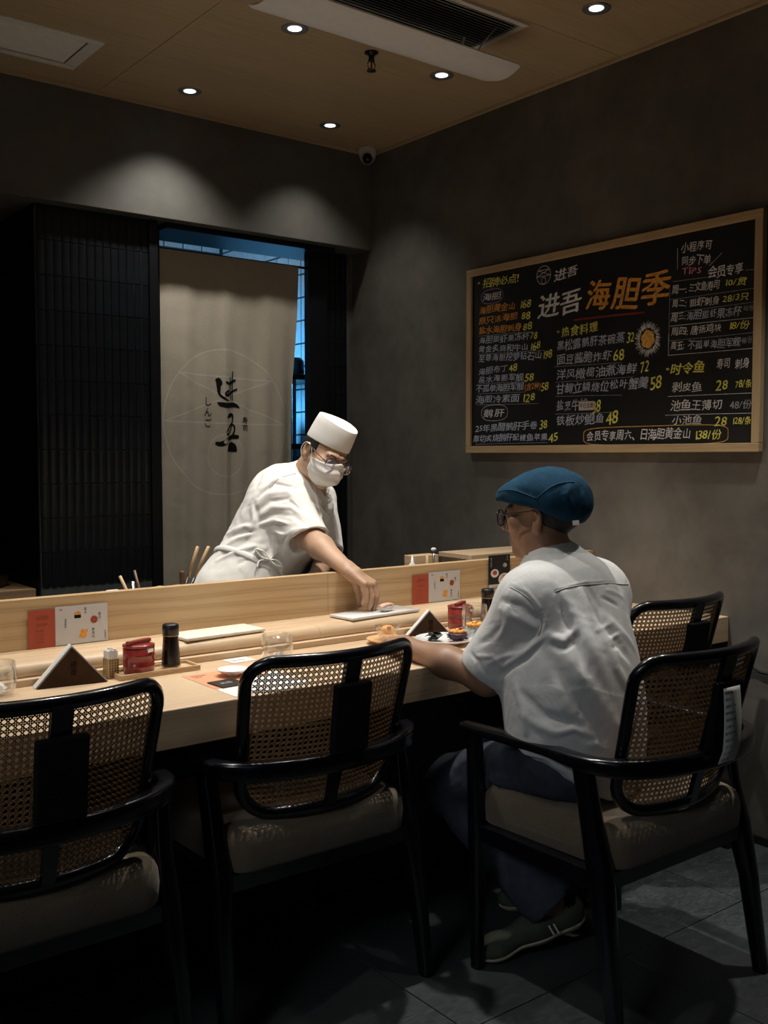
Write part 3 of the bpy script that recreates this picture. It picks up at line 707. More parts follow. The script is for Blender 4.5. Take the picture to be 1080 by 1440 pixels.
CHALK_TEXT = [
('招牌必点!', 3.215, 2.054, 3.0, 2.055, 0.037, 'yellow'), ('海胆', 3.217, 1.995, 3.104, 1.995, 0.03, 'white'), ('海胆黄金山', 3.238, 1.942, 3.018, 1.941, 0.033, 'orange'), ('168', 2.996, 1.938, 2.928, 1.941, 0.031, 'yellow'), ('原只活海胆', 3.241, 1.898, 3.004, 1.895, 0.031, 'orange'), ('88', 2.984, 1.891, 2.932, 1.89, 0.03, 'yellow'), ('盐水海胆刺身', 3.241, 1.855, 2.983, 1.849, 0.032, 'orange'), ('88', 2.975, 1.848, 2.921, 1.848, 0.031, 'yellow'), ('海胆甜虾果冻杯', 3.24, 1.812, 2.935, 1.807, 0.031, 'blue'), ('78', 2.934, 1.805, 2.891, 1.806, 0.029, 'yellow'), ('黄金炙烧和牛山', 3.243, 1.777, 2.943, 1.761, 0.031, 'blue'), ('168', 2.935, 1.763, 2.874, 1.765, 0.03, 'yellow'), ('至尊海胆挖萝钻石山', 3.242, 1.736, 2.866, 1.722, 0.033, 'blue'), ('198', 2.863, 1.719, 2.81, 1.726, 0.032, 'yellow'), ('海胆布丁', 3.242, 1.678, 3.06, 1.684, 0.031, 'blue'), ('48', 3.056, 1.683, 3.005, 1.683, 0.03, 'yellow'), ('盐水海胆军舰', 3.242, 1.646, 2.968, 1.639, 0.031, 'blue'), ('58', 2.962, 1.638, 2.909, 1.641, 0.031, 'yellow'), ('不孤单海胆军舰', 3.257, 1.606, 2.966, 1.6, 0.032, 'blue'), ('(含2种)', 2.962, 1.599, 2.872, 1.6, 0.03, 'orange'), ('58', 2.87, 1.594, 2.828, 1.598, 0.03, 'yellow'), ('海胆冷素面', 3.257, 1.559, 2.991, 1.553, 0.034, 'blue'), ('128', 2.978, 1.551, 2.901, 1.555, 0.032, 'yellow'), ('鹅肝', 3.213, 1.497, 3.075, 1.496, 0.039, 'white'), ('25年黑醋鹅肝手卷', 3.259, 1.432, 2.886, 1.439, 0.034, 'blue'), ('38', 2.877, 1.44, 2.832, 1.444, 0.035, 'yellow'), ('厚切炙烧鹅肝配鳗鱼苹果', 3.272, 1.388, 2.83, 1.391, 0.031, 'blue'), ('45', 2.826, 1.385, 2.775, 1.39, 0.032, 'yellow'), ('进吾', 2.802, 2.027, 2.678, 2.038, 0.042, 'whiteB'), ('进吾', 2.888, 1.914, 2.658, 1.921, 0.091, 'whiteB'), ('海胆季', 2.643, 1.927, 2.243, 1.914, 0.123, 'orangeB'), ('热食料理', 2.765, 1.801, 2.574, 1.808, 0.043, 'yellow'), ('黑松露鹅肝茶碗蒸', 2.787, 1.751, 2.446, 1.754, 0.041, 'blue'), ('32', 2.438, 1.753, 2.402, 1.754, 0.037, 'yellow'), ('面豆酱脆炸虾', 2.787, 1.695, 2.507, 1.692, 0.042, 'blue'), ('68', 2.501, 1.69, 2.447, 1.693, 0.04, 'yellow'), ('洋风橄榄油煮海鲜', 2.786, 1.635, 2.388, 1.636, 0.041, 'blue'), ('72', 2.375, 1.637, 2.333, 1.641, 0.044, 'yellow'), ('甘鲷立鳞烧位松叶蟹羹', 2.788, 1.579, 2.336, 1.581, 0.041, 'blue'), ('58', 2.329, 1.579, 2.277, 1.583, 0.045, 'yellow'), ('盐烹牛排', 2.787, 1.511, 2.623, 1.516, 0.043, 'blue'), ('38', 2.601, 1.501, 2.557, 1.508, 0.046, 'yellow'), ('铁板炒鲍鱼', 2.787, 1.451, 2.538, 1.455, 0.042, 'blue'), ('48', 2.531, 1.455, 2.473, 1.46, 0.045, 'yellow'), ('会员专享周六、日海胆黄金山', 2.628, 1.388, 2.15, 1.392, 0.04, 'white'), ('138/份', 2.138, 1.384, 2.025, 1.388, 0.038, 'yellow'), ('小程序可', 2.203, 2.045, 2.076, 2.037, 0.036, 'white'), ('同步下单', 2.202, 1.999, 2.081, 1.988, 0.034, 'white'), ('TIPS', 2.2, 1.962, 2.116, 1.959, 0.031, 'pink'), ('会员专享', 2.092, 1.944, 1.955, 1.94, 0.038, 'whiteB'), ('周一:', 2.239, 1.903, 2.178, 1.9, 0.03, 'white'), ('三文鱼寿司', 2.17, 1.901, 2.045, 1.897, 0.03, 'white'), ('10/贯', 2.028, 1.9, 1.94, 1.897, 0.029, 'yellow'), ('周二:', 2.239, 1.854, 2.177, 1.849, 0.031, 'white'), ('甜虾刺身', 2.166, 1.848, 2.044, 1.844, 0.03, 'white'), ('28/3只', 2.033, 1.848, 1.931, 1.844, 0.029, 'yellow'), ('周三:', 2.241, 1.808, 2.18, 1.805, 0.031, 'white'), ('海胆甜虾果冻杯', 2.177, 1.804, 1.96, 1.799, 0.032, 'blue'), ('60/份', 1.952, 1.807, 1.914, 1.804, 0.023, 'grey'), ('周四:', 2.24, 1.757, 2.169, 1.751, 0.03, 'white'), ('唐扬鸡块', 2.158, 1.752, 2.034, 1.749, 0.031, 'white'), ('18/份', 2.009, 1.754, 1.927, 1.75, 0.029, 'yellow'), ('周五:', 2.242, 1.705, 2.183, 1.703, 0.031, 'white'), ('不孤单海胆军舰', 2.169, 1.7, 1.96, 1.696, 0.031, 'blue'), ('48/份', 1.958, 1.701, 1.917, 1.699, 0.026, 'grey'), ('时令鱼', 2.241, 1.618, 2.098, 1.621, 0.04, 'yellowB'), ('寿司', 2.052, 1.625, 1.998, 1.626, 0.036, 'white'), ('刺身', 1.981, 1.623, 1.925, 1.621, 0.035, 'white'), ('剥皮鱼', 2.232, 1.556, 2.11, 1.554, 0.033, 'white'), ('28', 2.054, 1.555, 2.004, 1.556, 0.035, 'yellow'), ('78/条', 1.979, 1.555, 1.914, 1.553, 0.032, 'yellow'), ('池鱼王薄切', 2.238, 1.492, 2.025, 1.488, 0.038, 'white'), ('48/份', 1.998, 1.486, 1.913, 1.486, 0.033, 'grey'), ('小池鱼', 2.231, 1.437, 2.106, 1.439, 0.032, 'white'), ('28', 2.056, 1.432, 2.005, 1.433, 0.032, 'yellow'), ('128/条', 1.988, 1.43, 1.914, 1.433, 0.03, 'yellow'), 
]
CHALK_LINES = [
(2.699, 1.846, 2.359, 1.838, 'red', 3), (2.219, 2.047, 2.218, 1.974, 'white', 1), (2.088, 1.967, 2.039, 2.003, 'white', 1), (2.239, 1.933, 2.094, 1.929, 'grey', 1), (1.947, 1.932, 1.912, 1.929, 'grey', 1), (1.912, 1.929, 1.914, 1.828, 'grey', 1), (2.249, 1.914, 2.25, 1.724, 'grey', 1), (2.245, 1.87, 1.913, 1.868, 'grey', 1), (2.245, 1.821, 1.912, 1.822, 'grey', 1), (2.247, 1.776, 1.914, 1.771, 'white', 1), (2.249, 1.724, 1.915, 1.722, 'grey', 1), (2.251, 1.748, 2.251, 1.673, 'white', 1), (2.251, 1.673, 1.913, 1.67, 'white', 1), (1.913, 1.701, 1.913, 1.67, 'grey', 1), (2.25, 1.526, 1.913, 1.522, 'white', 1), (2.26, 1.459, 1.912, 1.455, 'white', 1), (3.258, 1.364, 2.83, 1.367, 'grey', 1), (3.25, 1.536, 2.883, 1.527, 'grey', 1), (3.241, 1.583, 2.957, 1.578, 'grey', 1), (3.242, 1.627, 2.958, 1.62, 'grey', 1), (3.243, 1.833, 2.919, 1.823, 'grey', 1), (3.243, 1.755, 2.854, 1.741, 'grey', 1), (2.801, 1.67, 2.46, 1.662, 'grey', 1), (2.793, 1.608, 2.406, 1.606, 'grey', 1), (2.792, 1.551, 2.458, 1.541, 'grey', 1), (2.792, 1.481, 2.477, 1.478, 'grey', 1), 
]
_mats = dict(white='chalk_white', yellow='chalk_yellow', orange='chalk_orange', blue='chalk_blue', pink='chalk_pink', grey='chalk_grey', red='chalk_red', violet='chalk_violet', gold='chalk_gold')
BN = V((-1, 0, 0)); bx = 3.0457
for t_, ya, za, yb, zb, h, c in CHALK_TEXT:
    bold = c.endswith('B'); c = c.rstrip('B'); m = MB()
    L = math.hypot(ya - yb, za - zb)
    lettering(m, t_, (bx, ya, za), (0, yb - ya, zb - za), (0, 0, 1), h * (1.42 if t_[0].isdigit() and len(t_) < 4 else 1.06), L, 1.0, 0.12, bold=0.022 if bold else 0.012 if c in 'yellow orange' else 0.008)
    o = cpart(m, 'chalk_lettering', _mats[c]); o['kind'] = 'stuff'
mm = {}
for ya, za, yb, zb, c, w in CHALK_LINES:
    stroke_mesh(mm.setdefault(c, MB()), [V((bx, ya, za)), V((bx, (ya + yb) / 2, (za + zb) / 2 + random.uniform(-.001, .001))), V((bx, yb, zb))], [0.0015 if w == 1 else 0.007] * 2, BN, None, 4)
def ell_line(mb, cy, cz, ry, rz, w, e=2.6):
    pts = []
    for k in range(49):
        a = 2 * PI * k / 48 + 0.3; c_, s_ = math.cos(a), math.sin(a)
        pts.append(V((bx, cy + ry * math.copysign(abs(c_) ** (2 / e), c_), cz + rz * math.copysign(abs(s_) ** (2 / e), s_) )))
    stroke_mesh(mb, pts, [w, w * .7, w], BN, None, 2)
ell_line(mm.setdefault('violet', MB()), 3.160, 1.996, 0.066, 0.030, 0.0028)
ell_line(mm['white'], 3.141, 1.498, 0.080, 0.034, 0.0018)
ell_line(mm.setdefault('gold', MB()), 2.322, 1.388, 0.320, 0.034, 0.0030, 5)
# round emblem next to the small name
cy, cz = 2.861, 2.043
stroke_mesh(mm['white'], [V((bx, cy + 0.038 * math.cos(a), cz + 0.037 * math.sin(a))) for a in [2 * PI * k / 32 for k in range(33)]], [0.002] * 2, BN, None, 1)
stroke_mesh(mm['white'], [V((bx, cy + 0.012 * math.cos(a), cz - 0.022 + 0.013 * math.sin(a))) for a in [2 * PI * k / 18 for k in range(19)]], [0.0018] * 2, BN, None, 1)
for a, b in (((.030, .021), (-.030, .021)), ((.038, -.004), (-.038, -.004)), ((.038, -.004), (-.030, .021)), ((-.038, -.004), (.030, .021))):
    stroke_mesh(mm['white'], [V((bx, cy + a[0], cz + a[1])), V((bx, cy + b[0], cz + b[1]))], [0.0018] * 2, BN, None, 2)
for (y, z) in ((3.242, 2.062), (2.780, 1.808), (2.253, 1.624)):
    stroke_mesh(mm.setdefault('yellow', MB()), [V((bx, y + .003, z)), V((bx, y - .003, z))], [0.008, 0.008], BN, None, 2)
# chalk sea urchin
for k in range(110):
    a = 2 * PI * k / 110 + random.uniform(-.03, .03); r0, r1 = 0.037 + random.uniform(-.002, .004), 0.050 + random.uniform(-.003, .012)
    stroke_mesh(mm['white' if k % 3 else 'blue'] if 'blue' in mm else mm['white'], [V((bx, 2.342 + r0 * math.cos(a), 1.739 + 1.1 * r0 * math.sin(a))), V((bx, 2.342 + r1 * math.cos(a + .08), 1.739 + 1.1 * r1 * math.sin(a + .08)))], [0.0026, 0.001], BN, None, 2)
og = mm.setdefault('gold', MB())
for k in range(6):
    a = 2 * PI * k / 6 + .3; y_, z_ = 2.342 + .016 * math.cos(a), 1.739 + .019 * math.sin(a); og.add([(bx - .0002 - .00002 * k, y_ + .016 * math.cos(b), z_ + .016 * math.sin(b)) for b in [2 * PI * j / 12 for j in range(12)]], [tuple(range(12))])
og.add([(bx - .0004, 2.342 + .014 * math.cos(b), 1.739 + .014 * math.sin(b)) for b in [2 * PI * j / 12 for j in range(12)]], [tuple(range(12))])
for c, mb in mm.items():
    o = cpart(mb, 'chalk_drawing', _mats[c]); o['kind'] = 'stuff'
st = cpart(MB().box((3.0448, 2.589, 1.489), (3.0456, 2.669, 1.526)), 'sold_out_sticker', 'paper_white'); st['label'] = 'small white sticker with red edge and dark characters'
m = MB()
for a, b in (((2.589, 1.489), (2.669, 1.491)), ((2.589, 1.524), (2.669, 1.526)), ((2.589, 1.489), (2.591, 1.526)), ((2.667, 1.489), (2.669, 1.526))):
    m.box((3.0443, a[0], a[1]), (3.0447, b[0], b[1]))
cpart(m, 'sticker_edge', 'terracotta_mark')['kind'] = 'stuff'
m = MB(); lettering(m, '今日沽清', (3.0445, 2.664, 1.508), (0, -1, 0), (0, 0, 1), 0.024, 0.070, 0.3, bold=.01); cpart(m, 'sticker_lettering', 'print_black')['kind'] = 'stuff'

# ================================================================== CEILING FIXTURES
for i, (x, y, p, a, off) in enumerate(DOWNLIGHTS):
    where = ['above the beam beside the left ceiling vent', 'nearest the camera dome in the corner', 'half hidden by the left end of the air deflector', 'behind the right end of the air deflector', 'alone by the right wall, nearest the viewer'] 
    if i not in (0, 1, 2, 3, 4): continue
    t = thing('downlight', 'small round recessed ceiling downlight ' + where[i], 'ceiling lamp', (x, y, CEIL), group='recessed downlights')
    prof = [(0.024, 0.002), (0.025, -0.0008), (0.046, -0.003), (0.048, -0.001), (0.048, 0.0)]
    MB().lathe(prof, 32, cap0=False, cap1=False).build('trim_ring', 'brushed_ring', t, True)
    MB().lathe([(0.0245, -0.0005), (0.0001, -0.0005)], 24, cap0=False, cap1=False).build('lens_disc', 'lamp_glow', t)
# dome camera in the corner
t = thing('security_camera', 'white dome security camera with black eye in the ceiling corner', 'camera', (2.985, 3.965, CEIL))
MB().lathe([(0.040, 0), (0.044, -0.004), (0.043, -0.022), (0.036, -0.052), (0.020, -0.070), (0.001, -0.075)], 32, cap1=False).build('housing', 'white_plastic', t, True)
R_ = Matrix.Translation((-0.012, -0.016, -0.050)) @ V((-.55, -.68, -.42)).to_track_quat('Z', 'Y').to_matrix().to_4x4()
MB().lathe([(0.034, -0.02), (0.0345, 0.006), (0.031, 0.016)], 28, M=R_, cap1=False).build('eyeball_ring', 'white_plastic', t, True)
MB().lathe([(0.024, 0.010), (0.023, 0.024), (0.014, 0.031), (0.001, 0.033)], 24, M=R_, cap1=False).build('camera_lens', 'soy_black', t, True)
# sprinkler
t = thing('sprinkler_head', 'small black fire sprinkler hanging from the ceiling between two lamps', 'sprinkler', (2.300, 3.030, CEIL))
MB().lathe([(0.026, 0), (0.026, -0.004), (0.012, -0.010), (0.009, -0.022), (0.0115, -0.024), (0.0115, -0.032), (0.004, -0.034)], 20).build('escutcheon', 'black_metal', t, True)
m = MB()
for s in (-1, 1): m.tube([(s * .008, 0, -.032), (s * .017, 0, -.042), (s * .014, 0, -.058), (s * .003, 0, -.066)], 0.0022, 6)
m.build('yoke', 'black_metal', t, True)
MB().lathe([(0.003, -.032), (.003, -.064)], 8).build('bulb', 'black_metal', t, True)
m = MB(); m.lathe([(0.0175, -0.066), (0.0175, -0.068), (0.002, -0.070)], 20); m.build('deflector', 'black_metal', t, True)
# left ceiling vent
t = thing('ceiling_vent', 'pale grey rectangular slatted air vent in the ceiling at the upper left', 'vent', (0.9, 3.695, CEIL))
X0, X1, YA, YD = 0.30, 1.490, 3.540, 3.855
for lo, hi in (((X0, YA), (X1, YA + .035)), ((X0, YD - .035), (X1, YD)), ((X1 - .05, YA + .035), (X1, YD - .035)), ((X0, YA + .035), (X0 + .05, YD - .035))):
    MB().box((lo[0] - .9, lo[1] - 3.695, -0.007), (hi[0] - .9, hi[1] - 3.695, 0.0), 0.0015).build('frame', 'vent_grey', t)
MB().box((X0 - .9 + .05, YA - 3.695 + .035, -0.002), (X1 - .9 - .05, YD - 3.695 - .035, 0.0)).build('duct_mouth', 'dark_slot', t)
for k in range(15):
    y = YA + .042 + k * 0.0152 - 3.695
    M = Matrix.Translation((0, y + 0.004, -0.005)) @ Matrix.Rotation(math.radians(-20), 4, 'X')
    MB().box((X0 - .9 + .05, -.0050, -0.0006), (X1 - .9 - .056, .0050, 0.0006), 0, M).build('slat', 'vent_grey', t)
# air conditioner grille with hanging deflector
t = thing('air_conditioner_grille', 'dark slatted air conditioner outlet in the ceiling with a white frame', 'air conditioner', (1.9, 2.645, CEIL))
X0, X1, YA, YD = 1.45, 2.578, 2.497, 2.800
for lo, hi in (((X0, YA), (X1, YA + .022)), ((X0, YD - .018), (X1, YD)), ((X1 - .026, YA + .022), (X1, YD - .018)), ((X0, YA + .022), (X0 + .03, YD - .018))):
    MB().box((lo[0] - 1.9, lo[1] - 2.645, -0.010), (hi[0] - 1.9, hi[1] - 2.645, 0.0), 0.0015).build('frame', 'vent_grey', t)
MB().box((X0 - 1.9 + .03, YA - 2.645 + .022, -0.0015), (X1 - 1.9 - .026, YD - 2.645 - .018, 0.0)).build('duct_mouth', 'dark_slot', t)
for k in range(16):
    y = YA + .030 + k * 0.0163 - 2.645
    M = Matrix.Translation((0, y, -0.008)) @ Matrix.Rotation(math.radians(38), 4, 'X')
    MB().box((X0 - 1.9 + .03, -.0062, -0.0007), (X1 - 1.9 - .026, .0062, 0.0007), 0, M).build('slat', 'vent_grey', t)
t = thing('air_deflector', 'long curved white plastic air deflector panel hung under the ceiling outlet', 'air deflector', (2.08, 2.62, 2.65))
m = MB(); rings = []
for i in range(15):
    u = -0.5 + i / 14; y = u * 0.185; z = 0.020 * (1 - (2 * u) ** 2) * -1 + 0.012 + (0.018 if False else 0)
    rings.append((y, z))
ring = [V((0, y, z)) for y, z in rings] + [V((0, y, z + 0.004)) for y, z in rings[::-1]]
def dr(x): 
    k = 0.0 if abs(x) < 0.48 else 1.0
    return [V((x, p.y * (1 - 0.12 * k), p.z + 0.002 * k)) for p in ring]
m.loft([dr(x) for x in (-0.495, -0.475, -0.25, 0, 0.25, 0.478, 0.498)]); m.build('deflector_panel', 'flap_plastic', t, auto=50)
for x in (0.38, -0.38):
    m = MB(); m.tube([(x, 0.06, 0.00), (x + .01, 0.055, 0.05), (x + .03, 0.02, 0.10), (x + .05, -0.03, 0.145)], 0.005, 6, 0.5); m.build('bracket', 'vent_grey', t, True)
    m = MB(); m.tube([(x - .035, 0.062, 0.00), (x - .035, 0.064, 0.06), (x - .045, 0.03, 0.110)], 0.005, 6, 0.5); m.build('bracket', 'vent_grey', t, True)

# ================================================================== THINGS ON THE COUNTER
ZC, ZL = 0.7598, 0.8127
def lathe_thing(name, label, cat, loc, prof, mat, group=None, n=40, auto=None):
    o = MB().lathe(prof, n, cap0=False, cap1=False).build(name, mat, None, True, auto); o.location = loc; return tag(o, label, cat, group)
def glass_cup(x, y, label, r=0.041, h=0.078, group='round glass tumblers'):
    t = thing('glass_tumbler', label, 'glass', (x, y, ZC), group=group)
    outer = [(0.001, 0.0), (r * .60, 0.0), (r * .78, h * .05), (r * .93, h * .22), (r, h * .5), (r * .99, h * .75), (r * .93, h * .985), (r * .915, h)]
    inner = [(r * .89, h * .985), (r * .955, h * .75), (r * .955, h * .5), (r * .88, h * .24), (r * .70, h * .10), (0.001, h * .085)]
    MB().lathe(outer + inner, 48, cap0=False, cap1=False).build('bowl', 'glass', t, True)
    return t
g = glass_cup(0.712, 2.362, 'glass tumbler cut by the left edge, beside the left napkin holder')
def folded_paper(x, y, z, s, rz):
    m = MB(); r = random.Random(int(x * 1000))
    for k in range(4):
        a = rz + k * .5; c, s_ = math.cos(a), math.sin(a); w = s * (1 - .12 * k)
        m.loft([[V((x + c * u * w - s_ * v, y + s_ * u * w + c * v, z + hh)) for u, v, hh in ((-.5, -.004 + dv, 0), (.5, -.004 + dv, 0.004), (.35, .004 + dv, h1), (-.42, .004 + dv, h1 * .8))] for dv, h1 in ((-.005, .012), (.004 + .002 * k, .018 + .004 * k))])
    return m
o = folded_paper(0.712, 2.362, ZC + .010, .044, .6).build('oshibori_wrap', 'paper_white'); tag(o, 'crumpled white paper wrapper inside the tumbler at the left edge', 'wrapper')
g = glass_cup(1.400, 2.258, 'glass tumbler behind the middle chair, beside the white saucer', 0.042, 0.082)
o = folded_paper(1.400, 2.258, ZC + .010, .046, 2.2).build('oshibori_wrap', 'paper_white'); tag(o, 'crumpled white paper wrapper in the tumbler behind the middle chair', 'wrapper')

def napkin_holder(p0, p1, apex_h, label, depth=0.042):
    """triangular stand: p0, p1 base corners of the front board"""
    p0, p1 = V((*p0, 0)), V((*p1, 0)); mid = (p0 + p1) / 2; ang = math.atan2(p1.y - p0.y, p1.x - p0.x); hw = (p1 - p0).length / 2
    t = thing('napkin_holder', label, 'napkin holder', (mid.x, mid.y, ZC), ang, 'triangular napkin holders')
    def tri(y0, y1, s, zb=0.0): return [[V((-hw * s, y, zb)), V((hw * s, y, zb)), V((0, y, zb + apex_h * s))] for y in (y0, y1)]
    m = MB(); m.loft(tri(-0.001, 0.004, 1.0)); m.build('front_board', 'holder_board', t)
    m = MB(); m.loft(tri(depth - .005, depth, 1.0)); m.build('back_board', 'holder_board', t)
    m = MB()
    for k in range(3):
        y = 0.0055 + k * (depth - 0.0115) / 3; s = (1.045, 1.055, 1.04)[k]
        m.loft(tri(y, y + (depth - 0.0115) / 3 - .0002, s, 0.001))
    m.build('napkins', 'paper_white', t)['kind'] = 'stuff'
    MB().box((-hw, 0.0, 0.0), (hw, depth, 0.003)).build('base_board', 'walnut', t)
    m = MB(); lettering(m, '进吾', (-0.006, -0.0012, apex_h * .56), (1, 0, 0), (0, 0, 1), 0.017, vertical=True, bold=.02)
    m.build('burnt_lettering', 'print_black', t)['kind'] = 'stuff'
    return t
napkin_holder((0.802, 2.366), (0.966, 2.343), 0.092, 'triangular napkin holder with dark wooden face, beside the toothpick box')
napkin_holder((1.944, 2.374), (2.066, 2.318), 0.074, 'triangular napkin holder with dark wooden face, before the guest', 0.036)

# toothpick box
t = thing('toothpick_box', 'square patterned brass box packed with white wrapped toothpicks', 'toothpick box', (0.992, 2.382, ZC), 0.12)
MB().box((-.0145, -.0145, 0), (.0145, .0145, .050), 0.0015).build('box_body', 'brass_lattice', t)
m = MB()
for s in (0, 1):
    for i in range(4):
        for j in range(7):
            u = -.0108 + i * .0072; z = .006 + j * .0065
            q = [(u, z - .0026), (u + .0028, z), (u, z + .0026), (u - .0028, z)]
            if s == 0: m.loft([[V((a, -.0146, b)) for a, b in q], [V((a, -.0152, b)) for a, b in q]])
            else: m.loft([[V((.0146, a, b)) for a, b in q], [V((.0152, a, b)) for a, b in q]])
m.build('lattice', 'walnut', t)['kind'] = 'stuff'
m = MB()
for i in range(5):
    for j in range(5):
        h = .071 + random.uniform(-.003, .004); x, y = -.0105 + i * .00525, -.0105 + j * .00525
        m.box((x - .0023, y - .0022, .045), (x + .0023, y + .0022, h), 0.0006)
m.build('toothpicks', 'paper_white', t)['kind'] = 'stuff'

def tray(lo, hi, label, rz=0):
    cx, cy = (lo[0] + hi[0]) / 2, (lo[1] + hi[1]) / 2; w, d = hi[0] - lo[0], hi[1] - lo[1]
    t = thing('condiment_tray', label, 'tray', (cx, cy, ZC), rz, 'wooden condiment trays')
    MB().box((-w / 2, -d / 2, 0), (w / 2, d / 2, .006), .001).build('tray_base', 'tray_wood', t)
    for a, b in (((-w / 2, -d / 2), (w / 2, -d / 2 + .005)), ((-w / 2, d / 2 - .005), (w / 2, d / 2)), ((-w / 2, -d / 2 + .005), (-w / 2 + .005, d / 2 - .005)), ((w / 2 - .005, -d / 2 + .005), (w / 2, d / 2 - .005))):
        MB().box((a[0], a[1], .0062), (b[0], b[1], .0135), .0008).build('rim', 'tray_wood', t)
    return t
def pot(x, y, rz, label):
    t = thing('red_condiment_pot', label, 'condiment pot', (x, y, ZC + .0065), rz, 'red lacquered pots')
    r = 0.0385
    MB().lathe([(0.001, 0), (r * .96, 0), (r * .98, .003), (r, .018), (r * 1.02, .0185), (r * 1.02, .021), (r, .0215), (r * 1.01, .045), (r * 1.03, .0455), (r * 1.03, .048), (r * 1.01, .0485), (r * 1.02, .066), (r * .97, .067), (0.001, .067)], 48, cap0=False, cap1=False).build('pot_body', 'red_lacquer', t, True, )
    MB().lathe([(r * .96, .067), (r * 1.04, .0672), (r * 1.04, .072), (r * .8, .0745), (0.001, .075)], 48, cap0=False, cap1=False).build('lid', 'red_lacquer', t, True)
    MB().box((-.037, -.008, .0745), (.037, .008, .0835), .002).build('lid_bar', 'red_lacquer', t)
    MB().box((-.010, -r * 1.04 - .003, .056), (.010, -r + .002, .067), .0015).build('clip', 'chrome', t)
    return t
def soy(x, y, label):
    t = thing('soy_sauce_bottle', label, 'bottle', (x, y, ZC + .0065), 0, 'black soy sauce bottles')
    MB().lathe([(0.001, 0), (.0245, 0), (.0255, .003), (.0245, .008)], 32, cap0=False, cap1=False).build('glass_foot', 'glass', t, True)
    MB().lathe([(0.001, .006), (.0238, .0065), (.0238, .012), (.0225, .040), (.0205, .066), (.0195, .084)], 32, cap0=False, cap1=False).build('bottle_body', 'soy_black', t, True)
    MB().lathe([(.0195, .0835), (.0208, .0838), (.0208, .0858), (.0195, .086)], 32, cap0=False, cap1=False).build('gold_ring', 'gold', t, True)
    MB().lathe([(.0195, .0855), (.0212, .0862), (.0216, .104), (.0205, .1125), (.017, .1145), (0.001, .1145)], 32, cap0=False, cap1=False).build('bottle_cap', 'cap_black', t, True)
    return t
tray((0.995, 2.328), (1.212, 2.409), 'pale wooden tray under the left red pot and soy sauce bottle')
pot(1.060, 2.368, .35, 'red lacquered condiment pot with a chrome clip, on the left tray')
soy(1.150, 2.372, 'black soy sauce bottle with a gold ring, on the left tray')
tray((2.075, 2.325), (2.330, 2.409), 'pale wooden tray under the right red pot, before the guest')
pot(2.145, 2.362, .5, 'red lacquered condiment pot beside the guest\'s napkin holder')
soy(2.275, 2.372, 'black soy sauce bottle by the guest\'s shoulder')

# plates on the ledge
def slab_plate(c, ax, L, W, label, mat='cream_ceramic', h=0.011, z=ZL):
    o = MB().box((-L / 2, -W / 2, 0.002), (L / 2, W / 2, h), .003).add([], []).build('serving_slab', mat, None, auto=40)
    tag(o, label, 'plate', 'oblong serving slabs on the ledge'); o.location = (c[0], c[1], z); o.rotation_euler = (0, 0, ax)
    f = MB().box((-L / 2 + .012, -W / 2 + .010, 0), (L / 2 - .012, W / 2 - .010, .003)).build('foot', mat, o); return o
slab_plate((1.352, 2.500), 0.045, 0.252, 0.112, 'long cream ceramic serving slab, empty, beside the left soy bottle')
slab_plate((1.918, 2.508), 0.075, 0.285, 0.112, 'long white serving slab the cook is placing sushi on', 'porcelain')
slab_plate((0.618, 2.500), 0.0, 0.252, 0.112, 'white serving slab just showing at the left edge')
# saucer, mat, cards
lathe_thing('saucer', 'small white porcelain saucer on the orange paper mat', 'saucer', (1.243, 2.215, ZC + .0008), [(0.001, .0), (.017, .0), (.018, .004), (.030, .009), (.0405, .0165), (.0408, .0175), (.0395, .0175), (.028, .0105), (.016, .0065), (0.001, .006)], 'porcelain')
pm = MB().box((1.136, 2.014, ZC), (1.352, 2.285, ZC + .0006)).build('paper_place_mat', 'paper_white'); tag(pm, 'orange and pale paper place mat at the counter edge', 'place mat')
MB().add([(1.1362, 2.100, ZC + .0008), (1.3518, 2.205, ZC + .0008), (1.3518, 2.2848, ZC + .0008), (1.1362, 2.2848, ZC + .0008)], [(0, 1, 2, 3)]).build('orange_print', 'paper_orange', pm)
m = MB()
lettering(m, '欢迎光临', (1.150, 2.262, ZC + .001), (1, 0, 0), (0, 1, 0), .010); lettering(m, '海胆季', (1.150, 2.246, ZC + .001), (1, 0, 0), (0, 1, 0), .008)
lettering(m, '进吾 寿司', (1.20, 2.040, ZC + .0008), (1, 0, 0), (0, 1, 0), .013)
m.build('mat_lettering', 'print_black', pm)['kind'] = 'stuff'
co = MB().box((-.036, -.036, 0), (.036, .036, .003), .001).build('black_card', 'cap_black'); tag(co, 'square black card lying on the paper mat beside the saucer', 'card'); co.location = (1.186, 2.140, ZC + .0010); co.rotation_euler = (0, 0, .06)
m = MB(); lettering(m, '进吾', (-.022, 0, .0032), (1, 0, 0), (0, 1, 0), .018); m.build('card_lettering', 'chalk_grey', co)['kind'] = 'stuff'
wc = MB().box((-.036, -.028, 0), (.036, .028, .001)).build('order_card', 'paper_white'); tag(wc, 'small white printed card behind the saucer', 'card'); wc.location = (1.353, 2.376, ZC); wc.rotation_euler = (0, 0, .04)
m = MB(); lettering(m, '扫码点单', (-.030, -.002, .0012), (1, 0, 0), (0, 1, 0), .012); m.build('card_lettering', 'print_black', wc)['kind'] = 'stuff'

